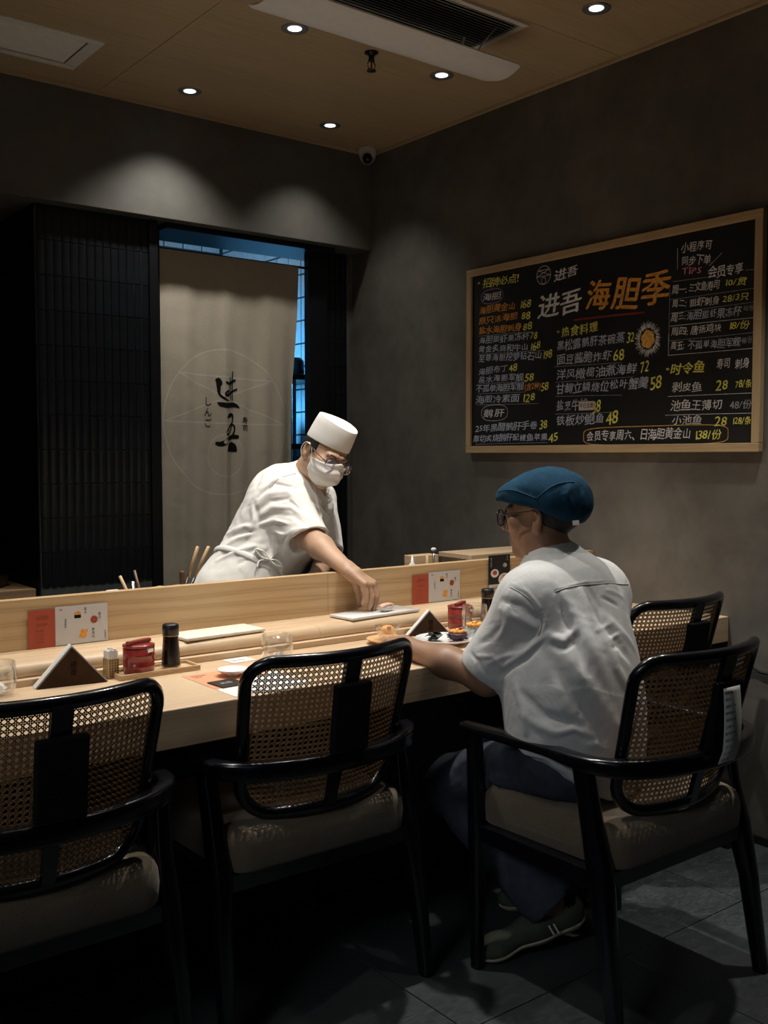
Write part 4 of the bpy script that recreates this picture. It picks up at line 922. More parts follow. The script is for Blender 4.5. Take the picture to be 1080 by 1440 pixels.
# upright brochures leaning on the wooden upstand
def brochure(x0, label):
    t = thing('brochure', label, 'brochure', (x0, 2.597, ZL), group='folded menu brochures')
    w1, w2, h = 0.071, 0.143, 0.100
    MB().box((0, -.0016, 0), (w1 - .0006, -.0004, h)).build('red_page', 'paper_red', t)
    MB().box((w1, -.0012, .002), (w1 + w2, 0.0, h + .004)).build('white_page', 'paper_grey', t)
    y = -.0018; m = MB()
    lettering(m, '海胆季', (.018, y, h * .80), (1, 0, 0), (0, 0, 1), .0125); lettering(m, '进吾寿司', (.020, y, h * .62), (1, 0, 0), (0, 0, 1), .008)
    for k in range(4): lettering(m, '寿司 刺身', (.017, y, h * .46 - k * .010), (1, 0, 0), (0, 0, 1), .0055)
    m.build('lettering', 'terracotta_mark', t)['kind'] = 'stuff'
    y = -.0014; m = MB()
    lettering(m, '海胆季节', (w1 + .024, y, h * .68), (1, 0, 0), (0, 0, 1), .006, vertical=True)
    lettering(m, '盐水', (w1 + .077, y, h * .93), (1, 0, 0), (0, 0, 1), .009, vertical=True); lettering(m, '原只', (w1 + .116, y, h * .76), (1, 0, 0), (0, 0, 1), .009, vertical=True)
    lettering(m, '黄金山', (w1 + .098, y, h * .36), (1, 0, 0), (0, 0, 1), .0085, vertical=True); lettering(m, '进吾寿司', (w1 + .133, y, h * .28), (1, 0, 0), (0, 0, 1), .0055, vertical=True)
    lettering(m, '海胆', (w1 + .010, y, h * .95), (1, 0, 0), (0, 0, 1), .005)
    m.build('lettering', 'print_black', t)['kind'] = 'stuff'
    def disc(cx, cz, r, mat, yy, sx=1, n=14, rot=0, sq=None):
        pts = [(math.cos(2 * PI * k / n), math.sin(2 * PI * k / n)) for k in range(n)] if sq is None else sq
        c, s_ = math.cos(rot), math.sin(rot)
        MB().add([(cx + r * sx * (a * c - b * s_), yy, cz + r * (a * s_ + b * c)) for a, b in pts], [tuple(range(len(pts)))]).build('printed_food', mat, t)
    SQ = [(-1, -.7), (1, -.7), (1, .7), (-1, .7)]
    disc(w1 + .060, h * .76, .009, 'print_black', -.0014, 1, 4, 0, SQ); disc(w1 + .060, h * .83, .009, 'uni', -.0015, 1.05, 8, 0, [(-1, -.5), (1, -.5), (.8, .3), (0, .6), (-.8, .3)])
    disc(w1 + .105, h * .62, .0105, 'paper_red', -.0014); 
    for k in range(4): disc(w1 + .105 + .0055 * math.cos(k * 1.57 + .5), h * .62 + .0055 * math.sin(k * 1.57 + .5), .0026, 'walnut', -.0016, 1, 6)
    disc(w1 + .075, h * .27, .013, 'uni', -.0014, 1, 4, 0, [(-1, -.75), (.45, -.95), (1, .8), (-.4, 1)])
    return t
brochure(0.860, 'orange red and white menu brochure leaning on the upstand above the left napkin holder')
brochure(2.142, 'orange red and white menu brochure leaning on the upstand, right of the cook\'s hand')
t = thing('dark_menu_card', 'tall black card with food pictures standing against the upstand by the guest\'s shoulder', 'menu card', (2.492, 2.596, ZL), 0)
MB().box((0, -.0022, 0), (.106, -.0006, .145)).build('card', 'chalkboard', t); MB().box((.0005, -.0026, 0.0005), (.1055, -.0022, .040)).build('white_band', 'paper_grey', t)
for cx, cz, r, mt in ((.030, .080, .020, 'porcelain'), (.078, .056, .030, 'porcelain'), (.030, .082, .011, 'paper_red'), (.076, .060, .019, 'salmon_pink'), (.080, .107, .010, 'chalk_grey')):
    yy = -.0024 if mt == 'porcelain' else -.0027
    MB().add([(cx + r * math.cos(a), yy, cz + r * .75 * math.sin(a)) for a in [2 * PI * k / 20 for k in range(20)]], [tuple(range(20))]).build('printed_food', mt, t)
m = MB(); lettering(m, '季节限定', (.008, -.0025, .133), (1, 0, 0), (0, 0, 1), .008, vertical=True); lettering(m, '新品', (.088, -.0025, .136), (1, 0, 0), (0, 0, 1), .008, vertical=True); m.build('lettering', 'chalk_grey', t)['kind'] = 'stuff'
m = MB(); lettering(m, '海胆刺身', (.010, -.0029, .027), (1, 0, 0), (0, 0, 1), .008); m.build('lettering', 'print_black', t)['kind'] = 'stuff'

# food before the guest
def blob(m, c, r, n=10, sq=(1, 1, 1), seed=0, rough=.12):
    rr = random.Random(seed); rings = []
    for i in range(1, n // 2 + 1):
        th = PI * i / (n // 2 + 1)
        rings.append([V((c[0] + r * sq[0] * math.sin(th) * math.cos(2 * PI * k / n) * (1 + rr.uniform(-rough, rough)), c[1] + r * sq[1] * math.sin(th) * math.sin(2 * PI * k / n) * (1 + rr.uniform(-rough, rough)), c[2] + r * sq[2] * math.cos(th))) for k in range(n)])
    m.loft(rings); return m
cb2 = thing('round_wooden_coaster', 'round pale wooden coaster under the faceted glass cup', 'coaster', (1.822, 2.325, ZC))
MB().lathe([(0.001, .002), (.030, .002), (.058, .010), (.062, .014), (.061, .016), (.052, .012), (0.001, .009)], 40, cap0=False, cap1=False).build('coaster_dish', 'cork', cb2, True)
MB().lathe([(0.001, 0), (.030, 0), (.030, .0025), (0.001, .0025)], 24, cap0=False, cap1=False).build('foot', 'porcelain', cb2, True)
t = thing('faceted_glass_cup', 'small faceted glass cup holding jelly and sea urchin, on the wooden coaster', 'glass', (1.822, 2.325, ZC + .0095))
m = MB(); n = 24; rings = []
for i, (r, z) in enumerate([(.020, 0), (.022, .003), (.027, .014), (.031, .026), (.035, .038), (.037, .044), (.0345, .044), (.031, .034), (.026, .022), (.018, .008)]):
    rings.append([V((r * (1 + (.035 if (k + i) % 2 else -.02) * (1 if i < 5 else 0)) * math.cos(2 * PI * k / n), r * (1 + (.035 if (k + i) % 2 else -.02) * (1 if i < 5 else 0)) * math.sin(2 * PI * k / n), z)) for k in range(n)])
m.loft(rings); m.build('cup', 'glass', t)
o = blob(MB(), (1.824, 2.325, ZC + .040), .021, 12, (1, 1, .7), 3).build('jelly_topping', 'uni', None, True); tag(o, 'orange sea urchin topping in the faceted glass cup', 'food')
b = MB(); blob(b, (-.006, -.014, .008), .006, 8, (1.3, 1, .8), 4); b.build('purple_petal', 'petal_purple', None, True).parent = o
for ch in o.children: ch.location = (1.824, 2.325, ZC + .040)
lathe_thing('oval_plate', 'white porcelain plate with seaweed and an open sea urchin before the guest', 'plate', (1.955, 2.218, ZC), [(0.001, .0), (.045, .0), (.046, .004), (.078, .012), (.088, .017), (.0885, .0185), (.086, .0185), (.070, .012), (.045, .0075), (0.001, .007)], 'porcelain', n=56)
t = thing('seaweed_pile', 'dark crumpled nori seaweed heaped on the white plate', 'seaweed', (1.925, 2.232, ZC + .010))
for k in range(12):
    a = random.uniform(0, 6.28); r = random.uniform(0, .020); m = MB(); vs = []
    tl = Matrix.Translation((r * math.cos(a), r * math.sin(a), .004 + .0016 * k)) @ Euler((random.uniform(-.5, .5), random.uniform(-.5, .5), random.uniform(0, 3))).to_matrix().to_4x4()
    for i in range(4):
        for j in range(4): vs.append(tl @ V(((i - 1.5) * .009, (j - 1.5) * .008, .003 * math.sin(i * 2.1 + j * 1.3 + k))))
    m.add(vs, [(i * 4 + j, i * 4 + j + 1, i * 4 + j + 5, i * 4 + j + 4) for i in range(3) for j in range(3)]); q = m.build('seaweed_leaf', 'nori', t, True)
    q.modifiers.new('s', 'SOLIDIFY').thickness = .0008
t = thing('sea_urchin', 'open spiny sea urchin filled with orange roe on the white plate', 'sea urchin', (1.975, 2.185, ZC + .011))
MB().lathe([(0.001, .001), (.016, .002), (.026, .009), (.029, .018), (.026, .024), (.022, .022), (0.001, .016)], 28, cap0=False, cap1=False).build('shell', 'urchin_shell', t, True)
m = MB()
for k in range(150):
    a = random.uniform(0, 2 * PI); h = random.uniform(.004, .022); r = .018 + .011 * min(1, h / .016); d_ = V((math.cos(a), math.sin(a), (h - .012) * 25 * .6)).normalized()
    p = V((r * math.cos(a), r * math.sin(a), h)); m.tube([p, p + d_ * random.uniform(.006, .011)], [.0008, .0002], 4)
m.build('spines', 'urchin_shell', t)['kind'] = 'stuff'
for k in range(8):
    a = 2 * PI * k / 7; r = .015 if k < 7 else 0
    blob(MB(), (r * math.cos(a), r * math.sin(a), .027 + (.004 if k == 7 else 0)), .0085, 10, (1.2, .8, .8), k).build('roe_tongue', 'uni', t, True)
blob(MB(), (.006, -.006, .036), .006, 8, (1.2, .9, .6), 5).build('purple_petal', 'petal_purple', t, True)
# glass bowl of shredded radish with roe, tall tumbler behind
t = thing('glass_bowl', 'clear glass bowl of shredded radish by the guest\'s sleeve', 'bowl', (2.052, 2.195, ZC))
MB().lathe([(0.001, 0), (.020, 0), (.024, .004), (.036, .022), (.042, .040), (.0395, .040), (.033, .022), (.020, .008), (0.001, .006)], 36, cap0=False, cap1=False).build('bowl', 'glass', t, True)
m = MB()
for k in range(70):
    a, b = random.uniform(0, 6.28), random.uniform(0, 6.28); r = .033; z = random.uniform(.014, .042)
    m.tube([(r * math.cos(a) * .9, r * math.sin(a) * .9, z), (random.uniform(-.01, .01), random.uniform(-.01, .01), z + .008), (r * math.cos(b) * .9, r * math.sin(b) * .9, z - .003)], .0008, 4)
m.build('shredded_radish', 'shredded_radish', t, True)['kind'] = 'stuff'
o = MB()
rt = thing('roe_topping', 'orange sea urchin roe heaped on the shredded radish', 'food', (2.052, 2.195, ZC + .046))
for k in range(9):
    a = 2 * PI * k / 8; r = .020 if k < 8 else 0
    blob(MB(), (r * math.cos(a), r * math.sin(a) * .8, .004 + (.005 if k == 8 else 0)), .0085, 10, (1.15, .85, .7), k + 20).build('roe_tongue', 'uni', rt, True)
g = glass_cup(2.120, 2.268, 'tall glass tumbler between the red pot and the guest\'s sleeve', 0.040, 0.096)
o = MB().lathe([(0.001, .012), (.030, .012), (.037, .03), (.0375, .060), (0.001, .060)], 32, cap0=False, cap1=False).build('drink', 'glass', None, True); o.location = (2.120, 2.268, ZC); tag(o, 'clear drink in the tall tumbler', 'drink')
# nigiri on the slab
t = thing('nigiri_sushi', 'pale fish nigiri sushi on the white serving slab', 'sushi', (1.945, 2.487, ZL + .011), .25)
m = MB(); rr = random.Random(2); rings = []
for i, u in enumerate([-1, -.96, -.8, -.4, 0, .4, .8, .96, 1]):
    k = math.sqrt(max(0.04, 1 - abs(u) ** 3.2)); rings.append([V((u * .027, .0150 * k * math.cos(a) * (1 + rr.uniform(-.06, .06)), .0125 + .0125 * k * math.sin(a) * (1 + rr.uniform(-.06, .06)))) for a in [2 * PI * j / 14 for j in range(14)]])
m.loft(rings); m.build('rice', 'rice', t, True)
m = MB(); vs = []
for i in range(13):
    u = -1 + i / 6
    for j in range(7):
        w = (j - 3) / 3; vs.append((u * .033, w * .0135 * (1 - .25 * u * u), .0265 - .006 * abs(u) ** 2.4 - .004 * w * w + .0008 * math.sin(j * 2 + i)))
m.add(vs, [(i * 7 + j, i * 7 + j + 1, i * 7 + j + 8, i * 7 + j + 7) for i in range(12) for j in range(6)]); q = m.build('fish_slice', 'salmon_pink', t, True); q.modifiers.new('s', 'SOLIDIFY').thickness = .003

# ------------------------------------------------------------------ behind the upstand
ZB = 0.8353
t = thing('knife_block_cup', 'dark brown cup holding two wooden handled tools behind the upstand', 'cup', (1.366, 2.750, ZB))
MB().lathe([(0.001, 0), (.022, 0), (.024, .09), (.0215, .09), (.020, .01), (0.001, .01)], 24, cap0=False, cap1=False).build('cup', 'walnut', t, True)
MB().box((.000, -.008, 0), (.013, .006, .132), .003).build('dark_stick', 'walnut', t)
def tool(p0, p1, label, dark=0.3, r=0.0052):
    t = thing('brush_handle', label, 'utensil', p0, group='utensils standing behind the upstand')
    a, b = V((0, 0, 0)), V(p1) - V(p0); k = a.lerp(b, .52)
    MB().tube([a, k], [r * .9, r], 10).build('ferrule', 'cap_black', t, True); MB().tube([k, b * .99, b], [r, r, r * .6], 10).build('handle', 'handle_wood', t, True)
tool((1.356, 2.750, ZB + .012), (1.426, 2.750, 1.039), 'left one of two wooden handled tools beside the curtain')
tool((1.366, 2.757, ZB + .012), (1.464, 2.752, 1.037), 'right one of two wooden handled tools beside the curtain')
t = thing('wooden_chopstick', 'pale wooden stick leaning behind the upstand below the tiled wall', 'utensil', (1.222, 2.715, ZB)); MB().tube([(0, 0, .006), (-.046, .035, .132)], .0045, 8).build('stick', 'handle_wood', t, True)
t = thing('dark_skewer', 'dark brown skewer sticking up behind the upstand', 'utensil', (1.245, 2.72, ZB)); MB().tube([(0, 0, .006), (-.024, .03, .145)], .004, 8).build('stick', 'walnut', t, True)
t = thing('spoon_handle', 'short steel spoon handle beside the dark skewer', 'utensil', (1.215, 2.735, ZB)); MB().tube([(0, 0, .006), (.004, .02, .112)], [.003, .005], 8, .5).build('handle', 'steel', t, True)
t = thing('rolled_towel', 'small white rolled towel peeping over the upstand', 'towel', (1.150, 2.74, ZB)); MB().tube([(-.02, 0, .070), (-.014, 0, .073), (.014, 0, .073), (.02, 0, .070)], [.018, .022, .022, .018], 14).build('roll', 'white_cotton', t, True); MB().box((-.03, -.02, 0), (.03, .02, .064), .004).build('tub', 'steel', t)
t = thing('wasabi_mound', 'pale green wasabi mound peeping over the upstand', 'wasabi', (1.300, 2.745, ZB)); blob(MB(), (0, 0, .077), .028, 14, (1, 1, .6), 3, .08).build('mound', 'green_wasabi', t, True); MB().lathe([(0.001, 0), (.03, 0), (.038, .07), (.036, .07), (0.001, .06)], 24, cap0=False, cap1=False).build('dish', 'porcelain', t, True)
# wooden fish case with plank lid
MB().box((2.30, 2.842, 0), (XR - .01, 3.35, .835), .003).build('side_cabinet', 'black_metal', wb)
t = thing('wooden_fish_case', 'pale wooden case with a plank lid behind the upstand at the right', 'case', (2.75, 3.0, ZB))
MB().box((-.100, -.145, 0), (.300, .030, .076), .002).build('case_body', 'tray_wood', t)
for k in range(6):
    y = -.155 + k * .0320; MB().box((-.110, y, .077), (.310, y + .0314, .096), .0015).build('lid_plank', 'counter_wood', t)
t = thing('small_wooden_box', 'small dark pine box left of the plank lidded case', 'box', (2.470, 2.94, ZB))
for k in range(3): MB().box((-.060, -.03, k * .034), (.060, .03, k * .034 + .033), .0015).build('board', 'tray_wood', t)
t = thing('steel_skewer_stand', 'thin steel post with a round white head beside the small box', 'utensil', (2.462, 2.86, ZB)); MB().tube([(0, 0, 0), (0, 0, .122)], .0035, 8).build('post', 'steel', t, True); blob(MB(), (0, 0, .128), .009, 12, (1.3, 1, .8), 2, 0).build('head', 'porcelain', t, True); MB().lathe([(0.001, 0), (.018, 0), (.018, .003), (0.001, .003)], 20).build('foot', 'steel', t)
t = thing('white_squeeze_bottle', 'tip of a small white squeeze bottle behind the upstand', 'bottle', (2.375, 2.88, ZB)); MB().lathe([(0.001, 0), (.018, 0), (.018, .07), (.006, .082), (.003, .108), (0.001, .108)], 20, cap0=False, cap1=False).build('bottle', 'porcelain', t, True)
t = thing('wooden_peg', 'short pale wooden peg in front of the small pine box', 'utensil', (2.405, 2.83, ZB)); MB().tube([(0, 0, 0), (0, 0, .112)], .0055, 8).build('peg', 'handle_wood', t, True)
# recess at the left
t = thing('recess_worktop', 'dark worktop with a wooden edge in the tiled recess at the left', 'worktop', (0.7, 4.4, 0))
MB().box((-.9, -.28, .725), (.70, .9, .770), .002).build('top', 'fascia_wood', t); MB().box((-.9, -.24, 0), (.69, .9, .724)).build('carcass', 'black_metal', t)
lathe_thing('steel_pan', 'shallow dark steel pan on the worktop in the left recess', 'pan', (1.205, 4.33, .771), [(0.001, 0), (.125, 0), (.14, .01), (.150, .050), (.156, .051), (.156, .055), (.145, .055), (.135, .012), (0.001, .008)], 'black_metal')
t = thing('dark_appliance', 'black boxy appliance at the back of the left recess', 'appliance', (1.10, 4.85, .771)); MB().box((-.25, -.2, .004), (.15, .2, .24), .01).build('housing', 'black_metal', t); MB().box((-.22, -.205, .10), (.12, -.2, .20), .002).build('front_plate', 'cap_black', t)
for sx, sy in ((-.22, -.17), (.12, -.17), (-.22, .17), (.12, .17)): MB().lathe([(.012, 0), (.012, .005)], 12, (sx, sy, 0)).build('foot', 'cap_black', t)
# cable on the right wall
o = MB().tube(catmull([(XR - .006, 2.06, .615), (XR - .012, 2.0, .607), (XR - .014, 1.95, .590), (XR - .014, 1.90, .600), (XR - .012, 1.86, .588), (XR - .012, 1.78, .590), (XR - .006, 1.66, .592)], 6), .006, 8).build('wall_cable', 'rope_black', None, True); tag(o, 'black cable running along the right wall behind the chairs', 'cable')
o = MB().tube(catmull([(XR - .012, 1.935, .592), (XR - .016, 1.925, .606), (XR - .012, 1.910, .604), (XR - .012, 1.905, .590)], 5), .004, 8).build('cable_tie', 'rope_black', None, True); tag(o, 'loop of black cable tie on the wall cable', 'cable tie')
# kitchen shelf with things seen through the gap beside the curtain
t = thing('kitchen_shelf', 'dark kitchen shelf seen through the gap beside the curtain', 'shelf', (3.05, 5.0, 0))
for z in (1.72, 1.35, 0.95): MB().box((-.13, -.45, z), (.13, .45, z + .03), .003).build('board', 'black_metal', t)
for y in (-.43, .43): MB().box((-.12, y - .012, 0), (-.095, y + .012, 1.75), .002).build('upright', 'steel', t)
for k, (y, z, h, r, mt) in enumerate(((-.30, 1.751, .10, .05, 'black_metal'), (-.18, 1.381, .16, .04, 'porcelain'), (-.02, 1.381, .12, .05, 'steel'), (-.28, .981, .22, .04, 'tail_blue'), (-.10, .981, .18, .05, 'gold'))):
    lathe_thing('storage_jar', ['low black pot on the top kitchen shelf', 'white jar on the middle kitchen shelf', 'steel tin on the middle kitchen shelf', 'blue bottle on the lower kitchen shelf', 'yellow tin on the lower kitchen shelf'][k], 'jar', (3.04, 5.0 + y, z), [(0.001, 0), (r, 0), (r, h * .8), (r * .7, h), (0.001, h)], mt, 'jars on the kitchen shelf', 20)

# ================================================================== FIGURES: distance-field modelling, one continuous surface per body
class Prim:
    def __init__(s, fn, c, r): s.fn = fn; s.c = np.array(c, np.float32); s.r = float(r)
    def __call__(s, P):
        q = P - s.c; d0 = np.sqrt((q * q).sum(1)) - s.r
        out = d0.copy(); near = d0 < 0.07
        if near.all(): return s.fn(P)
        if near.any(): out[near] = s.fn(P[near])
        return out
def A3(x): return np.array(x, np.float32)
def cone(a, b, ra, rb):
    a, b = A3(a), A3(b); ab = b - a; L2 = float(ab @ ab) + 1e-12
    def f(P):
        t = np.clip((P - a) @ ab / L2, 0, 1); q = P - a - t[:, None] * ab
        return np.sqrt((q * q).sum(1)) - (ra + (rb - ra) * t)
    return Prim(f, (a + b) / 2, math.sqrt(L2) / 2 + max(ra, rb))
def ell(c, r, R=None):
    c, r = A3(c), A3(r); R = np.eye(3, dtype=np.float32) if R is None else np.array(R, np.float32)
    def f(P):
        q = (P - c) @ R; k0 = np.sqrt(((q / r) ** 2).sum(1)); k1 = np.sqrt(((q / r ** 2) ** 2).sum(1)) + 1e-9
        return k0 * (k0 - 1) / k1
    return Prim(f, c, float(r.max()))
def econe(a, b, ra, rb, flat, side):
    """tapered limb with oval section: flat scales the extent along the direction side"""
    a, b, n = A3(a), A3(b), A3(side); n = n / np.linalg.norm(n); ab = b - a; L2 = float(ab @ ab)
    def f(P):
        t = np.clip((P - a) @ ab / L2, 0, 1); q = P - a - t[:, None] * ab
        w = q @ n; q = q + (w * (1 / flat - 1))[:, None] * n
        return (np.sqrt((q * q).sum(1)) - (ra + (rb - ra) * t)) * min(1, flat)
    return Prim(f, (a + b) / 2, math.sqrt(L2) / 2 + max(ra, rb) * max(1, flat))
def smin(a, b, k):
    if k <= 0: return np.minimum(a, b)
    h = np.maximum(k - np.abs(a - b), 0) / k; return np.minimum(a, b) - h * h * k * 0.25
def smax(a, b, k): return -smin(-a, -b, k)
def group(prims, k):
    cs = np.array([p.c for p in prims]); c = (cs.min(0) + cs.max(0)) / 2; r = max(np.linalg.norm(p.c - c) + p.r for p in prims)
    def f(P):
        d = prims[0](P)
        for p in prims[1:]: d = smin(d, p(P), k)
        return d
    return Prim(f, c, r)
def joined(base, items):
    """items: (prim, k) smooth unions; k < 0 carves the prim out with softness -k"""
    cs = np.array([base.c] + [p.c for p, k in items]); c = (cs.min(0) + cs.max(0)) / 2
    r = max([np.linalg.norm(base.c - c) + base.r] + [np.linalg.norm(p.c - c) + p.r for p, k in items])
    def f(P):
        d = base(P)
        for p, k in items: d = smin(d, p(P), k) if k >= 0 else smax(d, -p(P), -k)
        return d
    return Prim(f, c, r)
def axis(lo, hi, step, fine=()):
    """grid line positions; fine = [(a, b, step)] holds denser spans"""
    out = [lo]
    while out[-1] < hi:
        x = out[-1]; s = step
        for a, b, fs in fine:
            if a <= x < b: s = min(s, fs)
            elif x < a: s = min(s, max(fs, (a - x) * 0.35 + fs))
            else: s = min(s, fs + (x - b) * 0.35)
        out.append(x + s)
    return np.array(out, np.float32)
def surface(f, xs, ys, zs):
    """surface nets over a tensor grid; only cells near the surface are evaluated finely"""
    S = 4; nx, ny, nz = len(xs), len(ys), len(zs)
    ix, iy, iz = [np.unique(np.append(np.arange(0, n, S), n - 1)) for n in (nx, ny, nz)]
    X, Y, Z = np.meshgrid(xs[ix], ys[iy], zs[iz], indexing='ij')
    Dc = f(np.stack([X.ravel(), Y.ravel(), Z.ravel()], 1)).reshape(X.shape)
    gap = np.sqrt(np.gradient(xs[ix])[:, None, None] ** 2 + np.gradient(ys[iy])[None, :, None] ** 2 + np.gradient(zs[iz])[None, None, :] ** 2)
    act = np.abs(Dc) < gap * 1.25 + 0.006
    D = np.repeat(np.repeat(np.repeat(Dc, S, 0), S, 1), S, 2)[:nx, :ny, :nz]
    D = np.where(D < 0, -1.0, 1.0).astype(np.float32)
    blk = np.zeros((len(ix), len(iy), len(iz)), bool); blk |= act
    for ax in range(3):
        sh = np.zeros_like(blk); sl = [slice(None)] * 3; s2 = [slice(None)] * 3; sl[ax] = slice(0, -1); s2[ax] = slice(1, None)
        sh[tuple(sl)] |= blk[tuple(s2)]; blk |= sh
    M = np.repeat(np.repeat(np.repeat(blk, S, 0), S, 1), S, 2)[:nx, :ny, :nz]
    I = np.argwhere(M)
    P = np.stack([xs[I[:, 0]], ys[I[:, 1]], zs[I[:, 2]]], 1)
    vals = np.concatenate([f(P[i:i + 400000]) for i in range(0, len(P), 400000)])
    D[M] = vals
    N = D < 0
    s = N[:-1, :-1, :-1].astype(np.int8)
    cnt = sum(N[a:nx - 1 + a, b:ny - 1 + b, c:nz - 1 + c].astype(np.int8) for a in (0, 1) for b in (0, 1) for c in (0, 1))
    C = np.argwhere((cnt > 0) & (cnt < 8)); ci, cj, ck = C.T
    idx = -np.ones((nx - 1, ny - 1, nz - 1), np.int32); idx[ci, cj, ck] = np.arange(len(C))
    acc = np.zeros((len(C), 3), np.float32); num = np.zeros(len(C), np.float32)
    cor = [(a, b, c) for a in (0, 1) for b in (0, 1) for c in (0, 1)]
    for p in cor:
        for ax in range(3):
            if p[ax]: continue
            q = list(p); q[ax] = 1
            da = D[ci + p[0], cj + p[1], ck + p[2]]; db = D[ci + q[0], cj + q[1], ck + q[2]]
            m = (da < 0) != (db < 0); t = np.where(m, da / np.where(m, da - db, 1), 0)
            pa = np.stack([xs[ci + p[0]], ys[cj + p[1]], zs[ck + p[2]]], 1); pb = np.stack([xs[ci + q[0]], ys[cj + q[1]], zs[ck + q[2]]], 1)
            acc += np.where(m[:, None], pa + (pb - pa) * t[:, None], 0); num += m
    V_ = acc / np.maximum(num, 1)[:, None]
    F = []
    for ax in range(3):
        sl0 = [slice(1, -1)] * 3; sl1 = [slice(1, -1)] * 3; sl0[ax] = slice(0, -1); sl1[ax] = slice(1, None)
        a, b = N[tuple(sl0)], N[tuple(sl1)]; e = np.argwhere(a != b); inside = a[tuple(e.T)]
        o = [1, 1, 1]; o[ax] = 0; e = e + np.array(o); u, v = [k for k in range(3) if k != ax]
        def cid(du, dv):
            q = e.copy(); q[:, u] -= du; q[:, v] -= dv; return idx[q[:, 0], q[:, 1], q[:, 2]]
        quad = np.stack([cid(1, 1), cid(0, 1), cid(0, 0), cid(1, 0)], 1)
        flip = inside if ax != 1 else ~inside
        quad = np.where(flip[:, None], quad, quad[:, ::-1]); F.append(quad)
    F = np.concatenate(F); F = F[(F >= 0).all(1)]
    return V_, F
def sdf_obj(name, f, xs, ys, zs, mat, parent=None, smooth_it=0):
    v, q = surface(f, xs, ys, zs)
    o = from_np(name, v, q, mat, None, True)
    if smooth_it:
        md = o.modifiers.new('smooth', 'SMOOTH'); md.iterations = smooth_it; md.factor = 0.5
    if parent is not None: o.parent = parent
    return o
def unit(v): v = np.array(v, float); return v / np.linalg.norm(v)
def frame(fwd, up):
    y = unit(fwd); z = np.array(up, float); z = unit(z - y * (z @ y)); x = np.cross(y, z); return np.stack([x, y, z], 1)   # columns x(right) y(front) z(up)
def hand(wrist, fwd, palm, side, curl, spread=0.10, s=1.0, thumb=(0.5, 0.4), palm_len=0.088, tcurl=0.35):
    """fwd wrist->knuckles, palm = direction the palm faces, side +1 right hand, -1 left; curl = per finger (mcp, pip, dip) bends"""
    w = np.array(wrist, float); y = unit(fwd); n = np.array(palm, float); n = unit(n - y * (n @ y)); x = np.cross(y, n) * side     # x towards the thumb
    prims = []; kn = []
    for i, (off, back, L, r) in enumerate(((0.030, 0.000, 0.074, 0.0092), (0.010, -0.003, 0.082, 0.0094), (-0.010, 0.002, 0.076, 0.0090), (-0.028, 0.010, 0.060, 0.0080))):
        k = w + y * (palm_len - back) * s + x * off * s - n * 0.004; kn.append(k); fan = (1.5 - i) * spread
        d = unit(y * math.cos(fan) + x * math.sin(fan)); c = curl[i] if isinstance(curl[0], (tuple, list)) else curl
        seg = []; p = k; a = 0.0
        for j, frac in enumerate((0.46, 0.30, 0.24)):
            a += c[j]; dd = d * math.cos(a) + n * math.sin(a); q = p + dd * L * frac * s
            seg.append(cone(p, q, (r + .0008 - .0008 * j) * s, (r - .0010 * j) * s)); p = q
        prims.append(group(seg, 0.003))
    pal = [cone(w + x * .004, w + y * 0.03 * s, 0.024 * s, 0.026 * s)]
    for i, k in enumerate(kn): pal.append(cone(w + y * 0.012 * s + x * (0.016 - i * 0.011) * s, k, 0.0150 * s, 0.0112 * s))
    palm_ = group(pal, 0.012)
    t0 = w + y * 0.018 * s + x * 0.020 * s + n * 0.006; out = thumb[0]
    d1 = unit(y * math.cos(out) + x * math.sin(out) + n * thumb[1]); t1 = t0 + d1 * 0.042 * s
    d2 = unit(d1 * math.cos(tcurl) + (n * .5 - x * .5 + y * .4) * math.sin(tcurl)); t2 = t1 + d2 * 0.034 * s; d3 = unit(d2 + (n * .3 - x * .4) * tcurl); t3 = t2 + d3 * 0.026 * s
    th = group([cone(t0, t1, 0.0155 * s, 0.0115 * s), cone(t1, t2, 0.0112 * s, 0.0100 * s), cone(t2, t3, 0.0100 * s, 0.0080 * s)], 0.006)
    return joined(palm_, [(th, 0.010)] + [(f, 0.0045) for f in prims])
